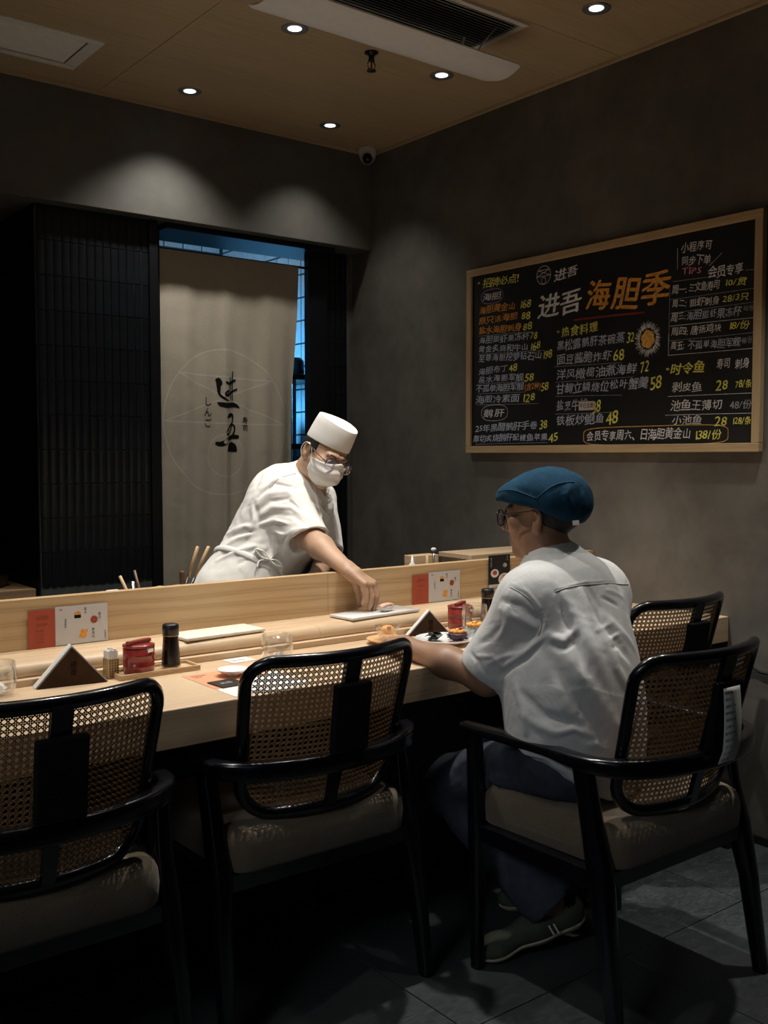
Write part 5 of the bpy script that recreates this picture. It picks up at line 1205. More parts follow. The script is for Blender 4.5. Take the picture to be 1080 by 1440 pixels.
def head(c, R, s=1.0, ears=True):
    c = np.array(c, float)
    def L(x, y, z): return c + R @ (np.array((x, y, z)) * s)
    def E(p, r, Q=None): return ell(L(*p), np.array(r) * s, R if Q is None else R @ Q)
    base = E((0, -.016, .034), (.0765, .094, .080))
    it = [(E((0, .030, -.030), (.060, .062, .078)), .03), (E((0, .066, -.094), (.024, .022, .020)), .025)]
    for sx in (-1, 1):
        it += [(E((sx * .050, .008, -.058), (.018, .034, .030)), .03), (E((sx * .043, .062, -.014), (.022, .020, .018)), .022),
               (cone(L(sx * .012, .084, .026), L(sx * .040, .078, .024), .010 * s, .008 * s), .012)]
        it += [(E((sx * .031, .100, .004), (.017, .015, .011)), -.014)]
        it += [(E((sx * .031, .0765, .004), (.0145, .0125, .0115)), .004)]           # eyelids over the ball
    it += [(group([cone(L(0, .086, .014), L(0, .108, -.026), .0065 * s, .0105 * s), E((.011, .098, -.031), (.0075, .010, .007)), E((-.011, .098, -.031), (.0075, .010, .007))], .006), .010)]
    it += [(cone(L(-.017, .084, -.058), L(.017, .084, -.058), .0075 * s, .0075 * s), .010), (cone(L(-.014, .084, -.068), L(.014, .084, -.068), .0078 * s, .0078 * s), .008), (cone(L(-.024, .090, -.0625), L(.024, .090, -.0625), .002 * s, .002 * s), -.006)]
    if ears:
        for sx in (-1, 1):
            a = sx * 0.42; Q = np.array([[math.cos(a), -math.sin(a), 0], [math.sin(a), math.cos(a), 0], [0, 0, 1]])
            ear = joined(E((sx * .0790, -.012, -.004), (.0080, .0170, .0285), Q), [(E((sx * .0760, -.008, -.030), (.0065, .010, .011), Q), .010), (E((sx * .0880, -.007, -.001), (.0078, .0095, .0170), Q), -.004)])
            it.append((ear, .006))
    return joined(base, it), L
def fbm_wrinkle(P, freq, seed, stretch=(1, 1, 1)):
    r = np.random.RandomState(seed); q = P * np.array(stretch, np.float32) * freq; d = np.zeros(len(P), np.float32); a = 1.0
    for o in range(4):
        w = r.normal(size=(3, 3)).astype(np.float32); ph = r.uniform(0, 6.28, 3).astype(np.float32)
        s_ = np.sin(q @ w + ph); q = q + 0.55 * s_[:, [1, 2, 0]]; d += a * np.sin(q @ r.normal(size=3).astype(np.float32) * 1.5 + ph[0]); a *= 0.55; q = q * 1.7
    return d * 0.5
def creases(P, lst):
    """lst: (points, width, amp): soft ridges (amp > 0) or valleys (amp < 0) following lines on the cloth"""
    d = np.zeros(len(P), np.float32)
    for pts, w, amp in lst:
        pts = [A3(p) for p in pts]; c = np.mean(pts, 0); R_ = max(np.linalg.norm(p - c) for p in pts) + 3 * w
        q = P - c; m = (q * q).sum(1) < R_ * R_
        if not m.any(): continue
        Q = P[m]; best = np.full(len(Q), 9.0, np.float32); tt = np.zeros(len(Q), np.float32); n = len(pts) - 1
        for i in range(n):
            a, b = pts[i], pts[i + 1]; ab = b - a; t = np.clip((Q - a) @ ab / (ab @ ab), 0, 1); e = Q - a - t[:, None] * ab; dd = np.sqrt((e * e).sum(1))
            k = dd < best; best = np.where(k, dd, best); tt = np.where(k, (i + t) / n, tt)
        d[m] += amp * np.exp(-(best / w) ** 2) * np.sin(np.pi * np.clip(tt * 0.86 + 0.10, 0, 1))
    return d

# ------------------------------------------------------------------ the seated guest
def guest_fields():
    yaw = math.radians(8); Rt = np.array([[math.cos(yaw), -math.sin(yaw), 0], [math.sin(yaw), math.cos(yaw), 0], [0, 0, 1]])
    lean = math.radians(-9); Rl = Rt @ np.array([[1, 0, 0], [0, math.cos(lean), -math.sin(lean)], [0, math.sin(lean), math.cos(lean)]])
    J = dict(pel=(1.915, 1.665, .575), wa=(1.925, 1.690, .72), ch=(1.955, 1.745, .885), nb=(1.955, 1.790, 1.035), hd=(1.945, 1.825, 1.155),
             shl=(1.824, 1.750, .950), shr=(2.122, 1.795, .938), ell=(1.772, 1.848, .748), wrl=(1.716, 2.105, .796),
             elr=(2.205, 1.920, .765), wrr=(2.230, 2.110, .797), hipl=(1.860, 1.665, .560), hipr=(1.995, 1.665, .560),
             knl=(1.806, 2.050, .420), knr=(2.070, 2.090, .440), anl=(1.945, 1.790, .135), anr=(2.115, 1.850, .115))
    a = math.radians(25); f = np.array([-math.sin(a), math.cos(a), -0.06]); Rh = frame(f, (0.0, 0.0, 1))
    hd, HL = head(J['hd'], Rh, 0.965)
    torso = [ell(J['ch'], (.170, .110, .165), Rl), ell(J['wa'], (.150, .112, .15), Rl), ell(J['pel'], (.160, .120, .088), Rt),
             cone(J['shl'], J['shr'], .062, .062), cone((1.955, 1.775, 1.00), (1.942, 1.815, 1.10), .062, .058)]
    armL = [cone(J['shl'], J['ell'], .056, .044), cone(J['ell'], (1.735, 1.96, .774), .042, .038), econe((1.735, 1.96, .774), J['wrl'], .037, .025, 1.2, (1, 0, 0))]
    armR = [cone(J['shr'], J['elr'], .054, .043), cone(J['elr'], J['wrr'], .042, .026)]
    legs = []
    for s in 'lr': legs += [cone(J['hip' + s], J['kn' + s], .080, .055), cone(J['kn' + s], J['an' + s], .052, .034)]
    footL = [cone(J['anl'], (1.985, 1.775, .090), .032, .024), cone((1.985, 1.775, .080), (1.82, 1.838, .040), .022, .018)]
    footR = [cone(J['anr'], (2.13, 1.825, .08), .032, .024), cone((2.13, 1.825, .07), (2.058, 2.00, .040), .022, .018)]
    HLft = hand(J['wrl'], (0.36, 1, -0.03), (0.10, 0.1, -1), -1, (.30, .55, .35), .10, 1.0, (.75, .3))
    HRgt = hand(J['wrr'], (0.0, 1, -0.06), (0, 0, -1), 1, (.14, .25, .2), .08, 1.0, (.7, .25))
    body = joined(group(torso, .06), [(group(armL, .03), .03), (group(armR, .03), .03), (group(legs, .05), .05), (group(footL, .02), .02), (group(footR, .02), .02), (hd, .025), (HLft, .012), (HRgt, .012)])
    # shirt
    sh = [ell(J['ch'], (.200, .138, .180), Rl), ell((1.928, 1.700, .74), (.190, .150, .19), Rl), ell((1.912, 1.672, .60), (.197, .160, .30), Rt),
          cone(J['shl'], J['shr'], .078, .078), cone((1.960, 1.772, .99), (1.953, 1.795, 1.040), .085, .062)]
    shb = group(sh, .07)
    slL = group([cone(J['shl'], (1.784, 1.843, .780), .074, .080)], .01); slR = group([cone(J['shr'], (2.185, 1.895, .80), .076, .076)], .01)
    fwdL = unit(np.array(J['ell']) - np.array(J['shl'])); fwdR = unit(np.array(J['elr']) - np.array(J['shr']))
    cutL = A3(np.array(J['shl']) + fwdL * .225); cutR = A3(np.array(J['shr']) + fwdR * .20)
    inL = cone(np.array(J['shl']) + fwdL * .165, np.array(J['ell']) + fwdL * .1, .050, .066); inR = cone(np.array(J['shr']) + fwdR * .15, np.array(J['elr']) + fwdR * .1, .056, .070)
    collar = cone((1.957, 1.785, 1.040), (1.952, 1.800, 1.085), .0675, .0655)
    cin = cone((1.953, 1.790, 1.03), (1.942, 1.822, 1.13), .058, .063); cz = unit(np.array([-.05, -.30, 1.0])); cq = A3((1.947, 1.792, 1.088))
    return dict(J=J, Rl=Rl, Rt=Rt, Rh=Rh, HL=HL, body=body, shb=shb, slL=slL, slR=slR, fwdL=fwdL, fwdR=fwdR, cutL=cutL, cutR=cutR, inL=inL, inR=inR, collar=collar, cin=cin, cz=cz, cq=cq)
GF = guest_fields()
def guest_shirt(P, detail=True):
    g = GF
    dl = smax(g['slL'](P), (P - g['cutL']) @ A3(g['fwdL']), .006); dl = smax(dl, -g['inL'](P), .003)
    dr_ = smax(g['slR'](P), (P - g['cutR']) @ A3(g['fwdR']), .006); dr_ = smax(dr_, -g['inR'](P), .003)
    b = g['shb'](P)
    # curved shirt tail: the back hangs to the seat, the sides are higher
    x = (P[:, 0] - 1.915); zh = 0.490 + 0.110 * np.clip(np.abs(x + 0.0) / 0.185, 0, 1) ** 2.0 + 0.05 * np.clip((P[:, 1] - 1.66) / .12, 0, 1)
    b = smax(b, (zh - P[:, 2]) * 0.8, .004)
    d = smin(smin(b, dl, .035), dr_, .075)
    col = smax(g['collar'](P), (P - g['cq']) @ A3(g['cz']), .003)
    d = smin(d, col, .003)
    hh = (P - A3((1.950, 1.787, 1.052))) @ A3(g['cz']); rr = np.sqrt((P[:, 0] - 1.950) ** 2 + (P[:, 1] - 1.79) ** 2)
    d = d + .0035 * np.exp(-(hh / .0035) ** 2) * (rr < .10)
    d = smax(d, -g['cin'](P), .004)
    if detail:
        z = P[:, 2]; w = fbm_wrinkle(P, 9.0, 5, (1.0, 1.0, .55)); w2 = fbm_wrinkle(P, 24.0, 9, (1, 1, .8))
        d = d - 0.0030 * w - 0.0006 * w2 - creases(P, GUEST_CREASES)
    return d
GUEST_CREASES = []
def on_cloth(f, p):
    p = A3(p); e = .004; g_ = np.array([float(f((p + A3(d) * e)[None])[0] - f((p - A3(d) * e)[None])[0]) for d in np.eye(3)]); g_ = unit(g_)
    d = float(f(p[None])[0]); return V(p - g_ * d), V(g_)
def stitching(f, lines, mat, root, r=.0012, lift=.0007):
    for pts in lines:
        P = catmull(pts, 5); Q = []
        for p in P:
            q, n = on_cloth(f, tuple(p)); q, n = on_cloth(f, tuple(q)); Q.append(q + n * lift)
        MB().tube(Q, r, 6).build('seam', mat, root, True)
def build_guest():
    g = GF; J = g['J']; HL = g['HL']; Rh = g['Rh']
    root = tag(sdf_obj('person', g['body'], axis(1.5, 2.45, .0065, [(1.7, 2.2, .0045), (1.82, 2.05, .003)]), axis(1.35, 2.5, .0065, [(1.7, 2.35, .0045)]), axis(-.02, 1.35, .007, [(.75, .85, .0032), (1.03, 1.3, .003)]), 'skin_tan'),
               'guest in blue flat cap and pale grey shirt seated at the counter', 'person')
    sdf_obj('shirt', guest_shirt, axis(1.6, 2.35, .0034), axis(1.4, 2.1, .0034), axis(.46, 1.12, .0034), 'shirt_cotton', root)
    stitching(guest_shirt, [GUEST_CREASES[0][0], GUEST_CREASES[2][0]], 'seam_grey', root)
    # trousers
    def tr():
        p = [ell((1.918, 1.668, .570), (.186, .150, .125), g['Rt'])]
        for s, c in (('l', (1.950, 1.792, .135)), ('r', (2.116, 1.858, .130))):
            h, k = J['hip' + s], J['kn' + s]; p += [cone(h, k, .088, .070), cone(k, c, .068, .078)]
        return group(p, .03)
    T = tr(); cuts = []
    for s, c in (('l', (1.950, 1.792, .135)), ('r', (2.116, 1.858, .130))):
        k = np.array(J['kn' + s]); d = unit(np.array(c) - k); cuts.append((A3(np.array(c) + d * .008), A3(d)))
    def trousers(P):
        d = T(P)
        for q, n in cuts:
            near = np.linalg.norm(P - q, axis=1) < .22; e = (P - q) @ n
            d = np.where(near & (P[:, 2] < .30), np.maximum(d, e), d)
        d = np.maximum(d, P[:, 2] - .665)
        d = np.maximum(d, np.where((P[:, 1] < 1.83), .484 - P[:, 2], -1) * np.where((P[:, 2] > .40), 1, 0) - np.where(P[:, 2] > .40, 0, 1))
        return d - 0.0045 * fbm_wrinkle(P, 10, 21, (1, 1, 1)) 
    sdf_obj('trousers', trousers, axis(1.6, 2.3, .006), axis(1.4, 2.3, .006), axis(.05, .69, .006), 'trouser_denim', root)
    # cap
    def W(P): return (P - A3(J['hd'])) @ A3(Rh) / 0.965          # world -> head space
    crown = joined(ell((0, -.024, .056), (.094, .106, .077)), [(ell((0, -.055, .020), (.088, .078, .060)), .05), (ell((0, .070, .062), (.064, .052, .026)), .06), (ell((0, .106, .047), (.054, .028, .0090)), .015)])
    seams = [([(-.093, -.02, .05), (-.080, .05, .075), (-.045, .10, .068)], .004, .0016), ([(-.093, -.02, .05), (-.085, -.07, .085), (-.05, -.11, .09)], .004, .0014),
             ([(0, .12, .07), (0, .04, .118), (0, -.06, .118), (0, -.13, .06)], .004, .0012), ([(-.06, -.11, .10), (-.085, -.10, .055), (-.08, -.10, .01)], .012, .006), ([(-.03, -.13, .09), (-.06, -.125, .05), (-.062, -.11, .0)], .010, -.005),
             ([(-.095, -.05, .055), (-.09, -.06, .03), (-.088, -.04, .01)], .010, .004), ([(-.05, .10, .055), (-.08, .05, .045), (-.09, 0, .035)], .012, .004)]
    def cap(P):
        q = W(P); d = crown(q.astype(np.float32))
        zc = .024 + .55 * np.minimum(q[:, 1] + .01, 0) + .20 * np.maximum(q[:, 1], 0)
        d = smax(d, zc - q[:, 2], .012)
        inner = ell((0, -.016, .034), (.080, .097, .083))(q.astype(np.float32)); d = np.where(q[:, 2] < zc + .012, np.maximum(d, -inner), d)
        return d - .0026 * fbm_wrinkle(q, 16, 3) - creases(q.astype(np.float32), seams)
    c = J['hd']; sdf_obj('flat_cap', cap, axis(c[0] - .18, c[0] + .18, .003), axis(c[1] - .18, c[1] + .18, .003), axis(c[2] - .06, c[2] + .16, .003), 'cap_denim', root)
    stitching(cap, [[tuple(HL(*p)) for p in sm[0]] for sm in seams[:3]], 'cap_seam', root, .0011, .0005)
    lb = MB(); M = Matrix.Translation(HL(-.066, -.112, -.018)) @ Matrix(np.vstack([np.hstack([Rh, np.zeros((3, 1))]), [0, 0, 0, 1]]).tolist()) @ Matrix.Rotation(math.radians(146), 4, 'Z') @ Matrix.Rotation(math.radians(8), 4, 'X')
    lb.box((-.010, -.001, -.006), (.010, .0012, .006), .0004, M); o = lb.build('cap_label', 'paper_white', root); o['label'] = 'small white label at the back of the cap'
    def hair(P):
        q = W(P).astype(np.float32); d = ell((0, -.022, .022), (.0775, .0915, .083))(q)
        d = smax(d, q[:, 1] + .020 - .10 * (q[:, 2] + .03), .01); d = np.maximum(d, -.048 - q[:, 2] - .25 * (q[:, 1] + .10)); d = np.maximum(d, q[:, 2] - .045)
        return d - .0012 * fbm_wrinkle(q, 60, 4, (1, 1, .4))
    sdf_obj('hair', hair, axis(c[0] - .12, c[0] + .12, .003), axis(c[1] - .14, c[1] + .12, .003), axis(c[2] - .07, c[2] + .06, .003), 'hair_black', root)
    glasses(HL, root, .0020, 'cap_black', .0270); eyes(HL, root, g['body'])
    # shoes
    for s, (heel, toe, up) in enumerate((((2.000, 1.768, .092), (1.812, 1.846, .040), .06), ((2.130, 1.815, .085), (2.055, 2.02, .040), .05))):
        hl, to = np.array(heel), np.array(toe); d = unit(to - hl); sd = unit(np.cross(d, (0, 0, 1))); nn = np.cross(sd, d)
        Q = np.stack([sd, d, nn], 1)
        upper = group([ell(hl + nn * .012, (.036, .045, .050), Q), ell(hl + d * .09 + nn * .004, (.041, .085, .042), Q), ell(to - nn * .004, (.045, .055, .032), Q)], .03)
        ank = cone(hl + nn * .035 - d * .002, hl + nn * .12 - d * .0, .026, .040)
        q0 = A3(hl - nn * .020); n0 = A3(nn)
        def shoe(P): return smax(smax(upper(P), -((P - q0) @ n0), .004), -ank(P), .003)
        def sole(P):
            h = (P - q0) @ n0; return smax(smax(upper(P) - .005, h - .004, .002), -h - .022, .003)
        box_ = (axis(min(hl[0], to[0]) - .09, max(hl[0], to[0]) + .09, .0045), axis(min(hl[1], to[1]) - .09, max(hl[1], to[1]) + .09, .0045), axis(-.03, .20, .0045))
        sdf_obj('shoe', shoe, *box_, 'shoe_suede', root); sdf_obj('shoe_sole', sole, *box_, 'shoe_rubber', root)
        m = MB()
        for k in range(2): 
            b = hl + d * (.052 + .014 * k) + sd * (-.0395 if s == 0 else .039); m.tube([b - nn * .012, b + nn * .016 + d * .008], .0025, 6)
        m.build('shoe_stripes', 'paper_white', root)['kind'] = 'stuff'
    return root
def eyes(HL, root, skin, y=.0800):
    for sx in (-1, 1):
        p, f = V(HL(sx * .031, y - .001, .003)), V(HL(sx * .031, y + .010, .000)); d = (f - p).normalized(); M = Matrix.Translation(p) @ d.to_track_quat('Z', 'Y').to_matrix().to_4x4()
        e = MB().lathe([(.0108 * math.sin(a), .0108 * math.cos(a)) for a in [PI * k / 12 for k in range(13)]], 16, M=M, cap0=False, cap1=False).build('eye', 'eye_white', root, True)
        MB().lathe([(.0055, .0098), (.004, .0108), (.0001, .0112)], 16, M=M, cap0=False, cap1=False).build('iris', 'eye_dark', e, True)
        b = [V(HL(sx * x, yy, z)) for x, yy, z in ((.014, .0895, .024), (.030, .0885, .029), (.045, .077, .025))]
        b = [on_cloth(skin, tuple(p))[0] for p in b]; b = [on_cloth(skin, tuple(p))[0] for p in b]
        MB().tube(catmull(b, 4), .0026, 6, .6).build('eyebrow', 'hair_black', root, True)
def glasses(HL, root, r, mat, lr, half=False, drop=0.0):
    gp = bpy.data.objects.new('eyeglasses', None); link(gp, root); gp.empty_display_size = .05
    for sx in (-1, 1):
        sg = lambda q: math.copysign(abs(q) ** .72, q)
        rim = [V(HL(sx * (.033 + lr * 1.08 * sg(math.cos(a))), .1085 - .10 * abs(.033 + lr * sg(math.cos(a))) ** 1.3, -drop + lr * .80 * sg(math.sin(a)))) for a in [2 * PI * k / 28 for k in range(28)]]
        if half:
            MB().tube(rim[0:15], r, 8).build('rim', mat, gp, True); MB().tube(rim[14:] + rim[:1], r * .5, 8).build('rim', 'chrome', gp, True)
        else: MB().tube(rim + rim[:1], r, 8).build('rim', mat, gp, True)
        ctr = sum(rim, V()) / len(rim); m = MB(); n = len(rim); dn = (V(HL(0, .02, 0)) - V(HL(0, 0, 0))).normalized() * .0008
        m.add([ctr] + rim + [ctr + dn] + [p + dn for p in rim], [(0, 1 + i, 1 + (i + 1) % n) for i in range(n)] + [(n + 1, n + 2 + (i + 1) % n, n + 2 + i) for i in range(n)] + [(1 + i, n + 2 + i, n + 2 + (i + 1) % n, 1 + (i + 1) % n) for i in range(n)])
        m.build('lens', 'lens', gp, True)
        MB().tube(catmull([V(HL(sx * (.033 + lr * 1.05), .0985, .006 - drop)), V(HL(sx * .0730, .088, .009 - drop)), V(HL(sx * .0820, .040, .014)), V(HL(sx * .0855, -.004, .018)), V(HL(sx * .0850, -.020, .002))], 6), r * .95, 8).build('temple', mat, gp, True)
    MB().tube(catmull([V(HL(-.0075, .107, .006 - drop)), V(HL(0, .110, .010 - drop)), V(HL(.0075, .107, .006 - drop))], 4), r * .9, 8).build('bridge', mat, gp, True)
    return gp

# ------------------------------------------------------------------ the cook
def cook_fields():
    hip, nb = np.array((1.715, 3.025, .84)), np.array((1.998, 2.985, 1.225)); U = unit(nb - hip)
    Ft = np.array((.34, -.94, -.12)); Rt = frame(Ft, U); F_, U_ = Rt[:, 1], Rt[:, 2]; Xr = Rt[:, 0]         # Xr: his right
    J = dict(hip=hip, nb=nb, shr=(1.862, 2.985, 1.180), shl=(2.100, 3.100, 1.150), elr=(1.862, 2.800, 1.040), wrr=(1.862, 2.585, .955),
             ell=(2.060, 2.985, .955), wrl=(1.925, 2.850, .900), hd=(1.977, 2.872, 1.317))
    r_ = np.array((.789, -.614, 0)); d_ = np.array((.613, .788, -.055)); u_ = np.array((.034, .043, .998))
    Fh = unit(.52 * r_ - .46 * u_ - .72 * d_); Uh = u_ + .30 * r_; Rh = frame(Fh, Uh)
    hd, HL = head(J['hd'], Rh, .905)
    torso = [ell(nb - U * .17, (.165, .105, .17), Rt), ell(hip + U * .12, (.140, .104, .17), Rt), ell(hip, (.145, .110, .12), Rt), cone(J['shr'], J['shl'], .058, .058),
             cone(nb - U * .02, np.array(J['hd']) - Rh[:, 2] * .06 - Rh[:, 1] * .03, .058, .054)]
    armR = [cone(J['shr'], J['elr'], .048, .038), cone(J['elr'], (1.862, 2.730, 1.014), .0375, .036), econe((1.862, 2.73, 1.014), J['wrr'], .0345, .0215, 1.22, (0.9, 0.2, .4))]
    armL = [cone(J['shl'], J['ell'], .052, .042), cone(J['ell'], J['wrl'], .040, .026)]
    legs = []
    for hx, kx, ax_ in (((1.64, 3.03, .78), (1.60, 3.00, .45), (1.60, 3.06, .09)), ((1.80, 3.06, .78), (1.86, 3.02, .45), (1.88, 3.08, .09))):
        legs += [cone(hx, kx, .085, .058), cone(kx, ax_, .055, .035), cone((ax_[0], ax_[1], .05), (ax_[0] + .04, ax_[1] - .15, .035), .038, .032)]
    wr = np.array(J['wrr']); kn_dir = unit(np.array((.045, -.062, -.052)))
    HR = hand(J['wrr'], kn_dir, (-.35, .55, -.75), 1, [(.62, .50, .20), (.62, .50, .20), (.66, .50, .2), (.74, .52, .2)], .02, 1.06, (.35, .95), .086, .25)
    Hl = hand(J['wrl'], (-.75, -.6, -.25), (.1, .1, -1), -1, (.5, .6, .4), .06, 1.0)
    body = joined(group(torso, .06), [(group(armR, .03), .03), (group(armL, .03), .03), (group(legs, .05), .05), (hd, .025), (HR, .012), (Hl, .012)])
    # jacket
    jb = group([ell(nb - U * .165, (.192, .132, .19), Rt), ell(hip + U * .13, (.162, .128, .20), Rt), ell(hip - U * .02, (.164, .132, .15), Rt), cone(J['shr'], J['shl'], .074, .064), cone(nb - U * .06, nb + U * .012 + F_ * .00, .090, .074)], .06)
    ad = unit(np.array(J['elr']) - np.array(J['shr'])); dn = np.array((-.05, .02, -1.0)); dn = unit(dn - ad * (dn @ ad))
    slR = group([cone(J['shr'], np.array(J['elr']) + ad * .03 + dn * .014, .078, .078), cone(np.array(J['shr']) + ad * .07 + dn * .02, np.array(J['elr']) + ad * .00 + dn * .085, .060, .034)], .03)
    inR = group([cone(np.array(J['shr']) + ad * .15 + dn * .01, np.array(J['elr']) + ad * .07 + dn * .014, .052, .073), cone(np.array(J['shr']) + ad * .17 + dn * .03, np.array(J['elr']) + ad * .05 + dn * .078, .034, .032)], .03)
    cutR = A3(np.array(J['elr']) + ad * .000); ncut = unit(ad + dn * .30)
    al = unit(np.array(J['ell']) - np.array(J['shl'])); slL = cone(J['shl'], J['ell'], .066, .068); cutL = A3(np.array(J['ell']) - al * .01)
    inL = cone(np.array(J['shl']) + al * .13, np.array(J['ell']) + al * .1, .048, .060)
    return dict(skin=group(torso, .06), J=J, U=U_, F=F_, X=Xr, Rt=Rt, Rh=Rh, HL=HL, body=body, jb=jb, slR=slR, inR=inR, ad=ad, cutR=cutR, ncut=ncut, slL=slL, inL=inL, al=al, cutL=cutL, nb=nb, hip=hip)
KF = cook_fields()
def chest_pt(x, up):
    """point in front of the cook's chest, x towards his right, up from the neck base along the spine"""
    g = KF; return g['nb'] + g['X'] * x + g['U'] * up
def on_surface(f, p, d, n=60):
    """walk from inside along d to the surface"""
    p = A3(p)[None]; d = A3(unit(d)); t = 0.0
    lo, hi = 0.0, 0.35
    for _ in range(30):
        m = (lo + hi) / 2
        if f(p + d * m)[0] < 0: lo = m
        else: hi = m
    return p[0] + d * hi
def cook_jacket(P, detail=True):
    g = KF
    dr_ = smax(g['slR'](P), (P - g['cutR']) @ A3(g['ncut']), .005); dr_ = smax(dr_, -g['inR'](P), .003)
    dl = smax(g['slL'](P), (P - g['cutL']) @ A3(g['al']), .005); dl = smax(dl, -g['inL'](P), .003)
    d = smin(smin(g['jb'](P), dr_, .045), dl, .04)
    q = P - A3(g['nb']); x = q @ A3(g['X']); y = q @ A3(g['F']); z = q @ A3(g['U'])
    # V opening and the neck hole
    neck = np.sqrt(x ** 2 + (y - .012) ** 2 * .9) - .062; d = smax(d, -np.maximum(neck, -.035 - z), .004)
    half = np.clip((z + .160) * .52, -1, .070)
    vee = np.maximum(np.abs(x + .010 + .12 * np.clip(z + .16, 0, .1)) - half, np.maximum(-z - .160, .015 - y))
    vee = np.maximum(vee, .004 - g['skin'](P)); d = smax(d, -vee, .003)
    d = np.maximum(d, (.79 - P[:, 2]))
    ring = np.sqrt(x ** 2 + (y - .012) ** 2 * .9) - .0665
    ring = np.maximum(np.maximum(np.abs(ring) - .0045, z - (.050 - .30 * np.clip(y + .05, 0, .2))), np.maximum(-z - .04, y - .050)); d = smin(d, ring, .004)
    edge = (z + .160) * .52
    def band(off): return 1 / (1 + np.exp(np.clip((np.abs(off) - .0185) / .0012, -30, 30)))
    lap = np.where(z > -.160, band(np.abs(x + .010) - np.clip(edge, 0, .075) - .018), band((x + .010) + (z + .160) * .30 + .006))
    lap = lap * (y > .02) * (z < .005) * (z > -.30); d = d - .0050 * lap
    if detail: d = d - .0034 * fbm_wrinkle(P, 9, 31) - .0016 * fbm_wrinkle(P, 24, 33) - creases(P, COOK_CREASES)
    return d
COOK_CREASES = []
def build_cook():
    g = KF; J = g['J']; HL = g['HL']; Rh = g['Rh']
    M4 = Matrix(np.vstack([np.hstack([Rh, np.array(J['hd']).reshape(3, 1)]), [0, 0, 0, 1]]).tolist())
    root = tag(sdf_obj('person', g['body'], axis(1.45, 2.35, .008, [(1.80, 2.08, .0026)]), axis(2.38, 3.25, .008, [(2.40, 2.66, .0026), (2.75, 2.97, .003)]), axis(-.01, 1.5, .010, [(.82, 1.0, .0026), (1.2, 1.47, .003)]), 'skin_fair'),
               'cook in white jacket, cap and face mask leaning over the counter', 'person')
    sdf_obj('jacket', cook_jacket, axis(1.45, 2.35, .0036), axis(2.70, 3.30, .0036), axis(.78, 1.34, .0036), 'white_cotton', root)
    stitching(cook_jacket, [COOK_SEAM], 'seam_white', root)
    # undershirt in the neckline
    us = joined(ell(g['nb'] - g['U'] * .10 + g['F'] * .018, (.10, .100, .10), g['Rt']), [])
    sdf_obj('undershirt', lambda P: np.maximum(us(P), ((P - A3(g['nb'])) @ A3(g['U'])) + .105), axis(1.8, 2.2, .006), axis(2.8, 3.1, .006), axis(1.0, 1.3, .006), 'white_cotton', root)
    # trousers / apron below the bench line
    T = group([ell(g['hip'] - g['U'] * .05, (.178, .13, .12), g['Rt']), cone((1.64, 3.04, .76), (1.60, 3.02, .12), .10, .07), cone((1.81, 3.07, .76), (1.88, 3.04, .12), .10, .07)], .03)
    sdf_obj('trousers', lambda P: np.maximum(np.maximum(T(P), P[:, 2] - .86), .07 - P[:, 2]), axis(1.4, 2.1, .010), axis(2.85, 3.25, .010), axis(.05, .90, .012), 'cap_black', root)
    # waist tie with a bow
    wc = g['hip'] + g['U'] * .095; m = MB(); pts = []
    for k in range(40):
        a = 2 * PI * k / 40; dirv = g['X'] * math.cos(a) + g['F'] * math.sin(a); pts.append(V(on_surface(lambda P: g['jb'](P), wc, dirv) + dirv * .002))
    prof = [(.003 * math.cos(t), .010 * math.sin(t)) for t in [2 * PI * k / 8 for k in range(8)]]
    n = len(pts); rings = []
    Uv = V(g['U'])
    for i, p in enumerate(pts):
        o = (p - V(wc)).normalized(); rings.append([p + o * x + Uv * y for x, y in prof])
    vs = [q for r in rings for q in r]; m.add(vs, [(i * 8 + j, i * 8 + (j + 1) % 8, ((i + 1) % n) * 8 + (j + 1) % 8, ((i + 1) % n) * 8 + j) for i in range(n) for j in range(8)])
    m.build('waist_tie', 'white_cotton', root, True)
    bd = unit(g['X'] * .55 + g['F'] * .85); b0 = V(on_surface(lambda P: cook_jacket(P, False), wc + g['U'] * .02, bd)) + V(bd) * .008; X_ = V(unit(np.cross(g['U'], bd)))
    m = MB()
    for sx, L, dz in ((-1, .060, .006), (1, .050, .002)):
        m.tube(catmull([b0, b0 + X_ * sx * L * .5 + Uv * (dz + .008), b0 + X_ * sx * L + Uv * dz, b0 + X_ * sx * L * .5 - Uv * .006, b0], 5), .0055, 8, .5)
    m.tube(catmull([b0, b0 + X_ * .012 + Uv * .03, b0 + X_ * .030 + Uv * .048], 5), .0018, 6); m.tube(catmull([b0, b0 - X_ * .03 - Uv * .02, b0 - X_ * .028 - Uv * .045], 5), .004, 6, .4)
    m.build('tie_bow', 'white_cotton', root, True)['kind'] = 'stuff'
    # cap
    m = MB(); n = 48; rings = []
    def ring(z, a, b, tilt=0.0, wob=0.0):
        a *= .865; b *= .875; z = .034 + (z - .036) * .83
        return [M4 @ V((a * math.cos(2 * PI * k / n), -.012 + b * math.sin(2 * PI * k / n), z + tilt * b * math.sin(2 * PI * k / n) + wob * math.sin(4 * PI * k / n + 1) )) for k in range(n)]
    for z, a, b, tl, wb in ((.040, .0790, .0975, .10, 0), (.0395, .0835, .1020, .10, 0), (.043, .0840, .1025, .10, 0), (.075, .0835, .101, .06, .001), (.110, .0820, .098, .02, .002), (.139, .0800, .094, 0, .003), (.1425, .0785, .0925, 0, .003), (.1405, .076, .090, 0, .002), (.1375, .060, .072, 0, -.003), (.1355, .03, .036, 0, .002), (.1365, .002, .002, 0, 0)):
        rings.append(ring(z, a, b, tl, wb))
    m.loft(rings, False, True); m.build('cook_cap', 'cap_cotton', root, True)
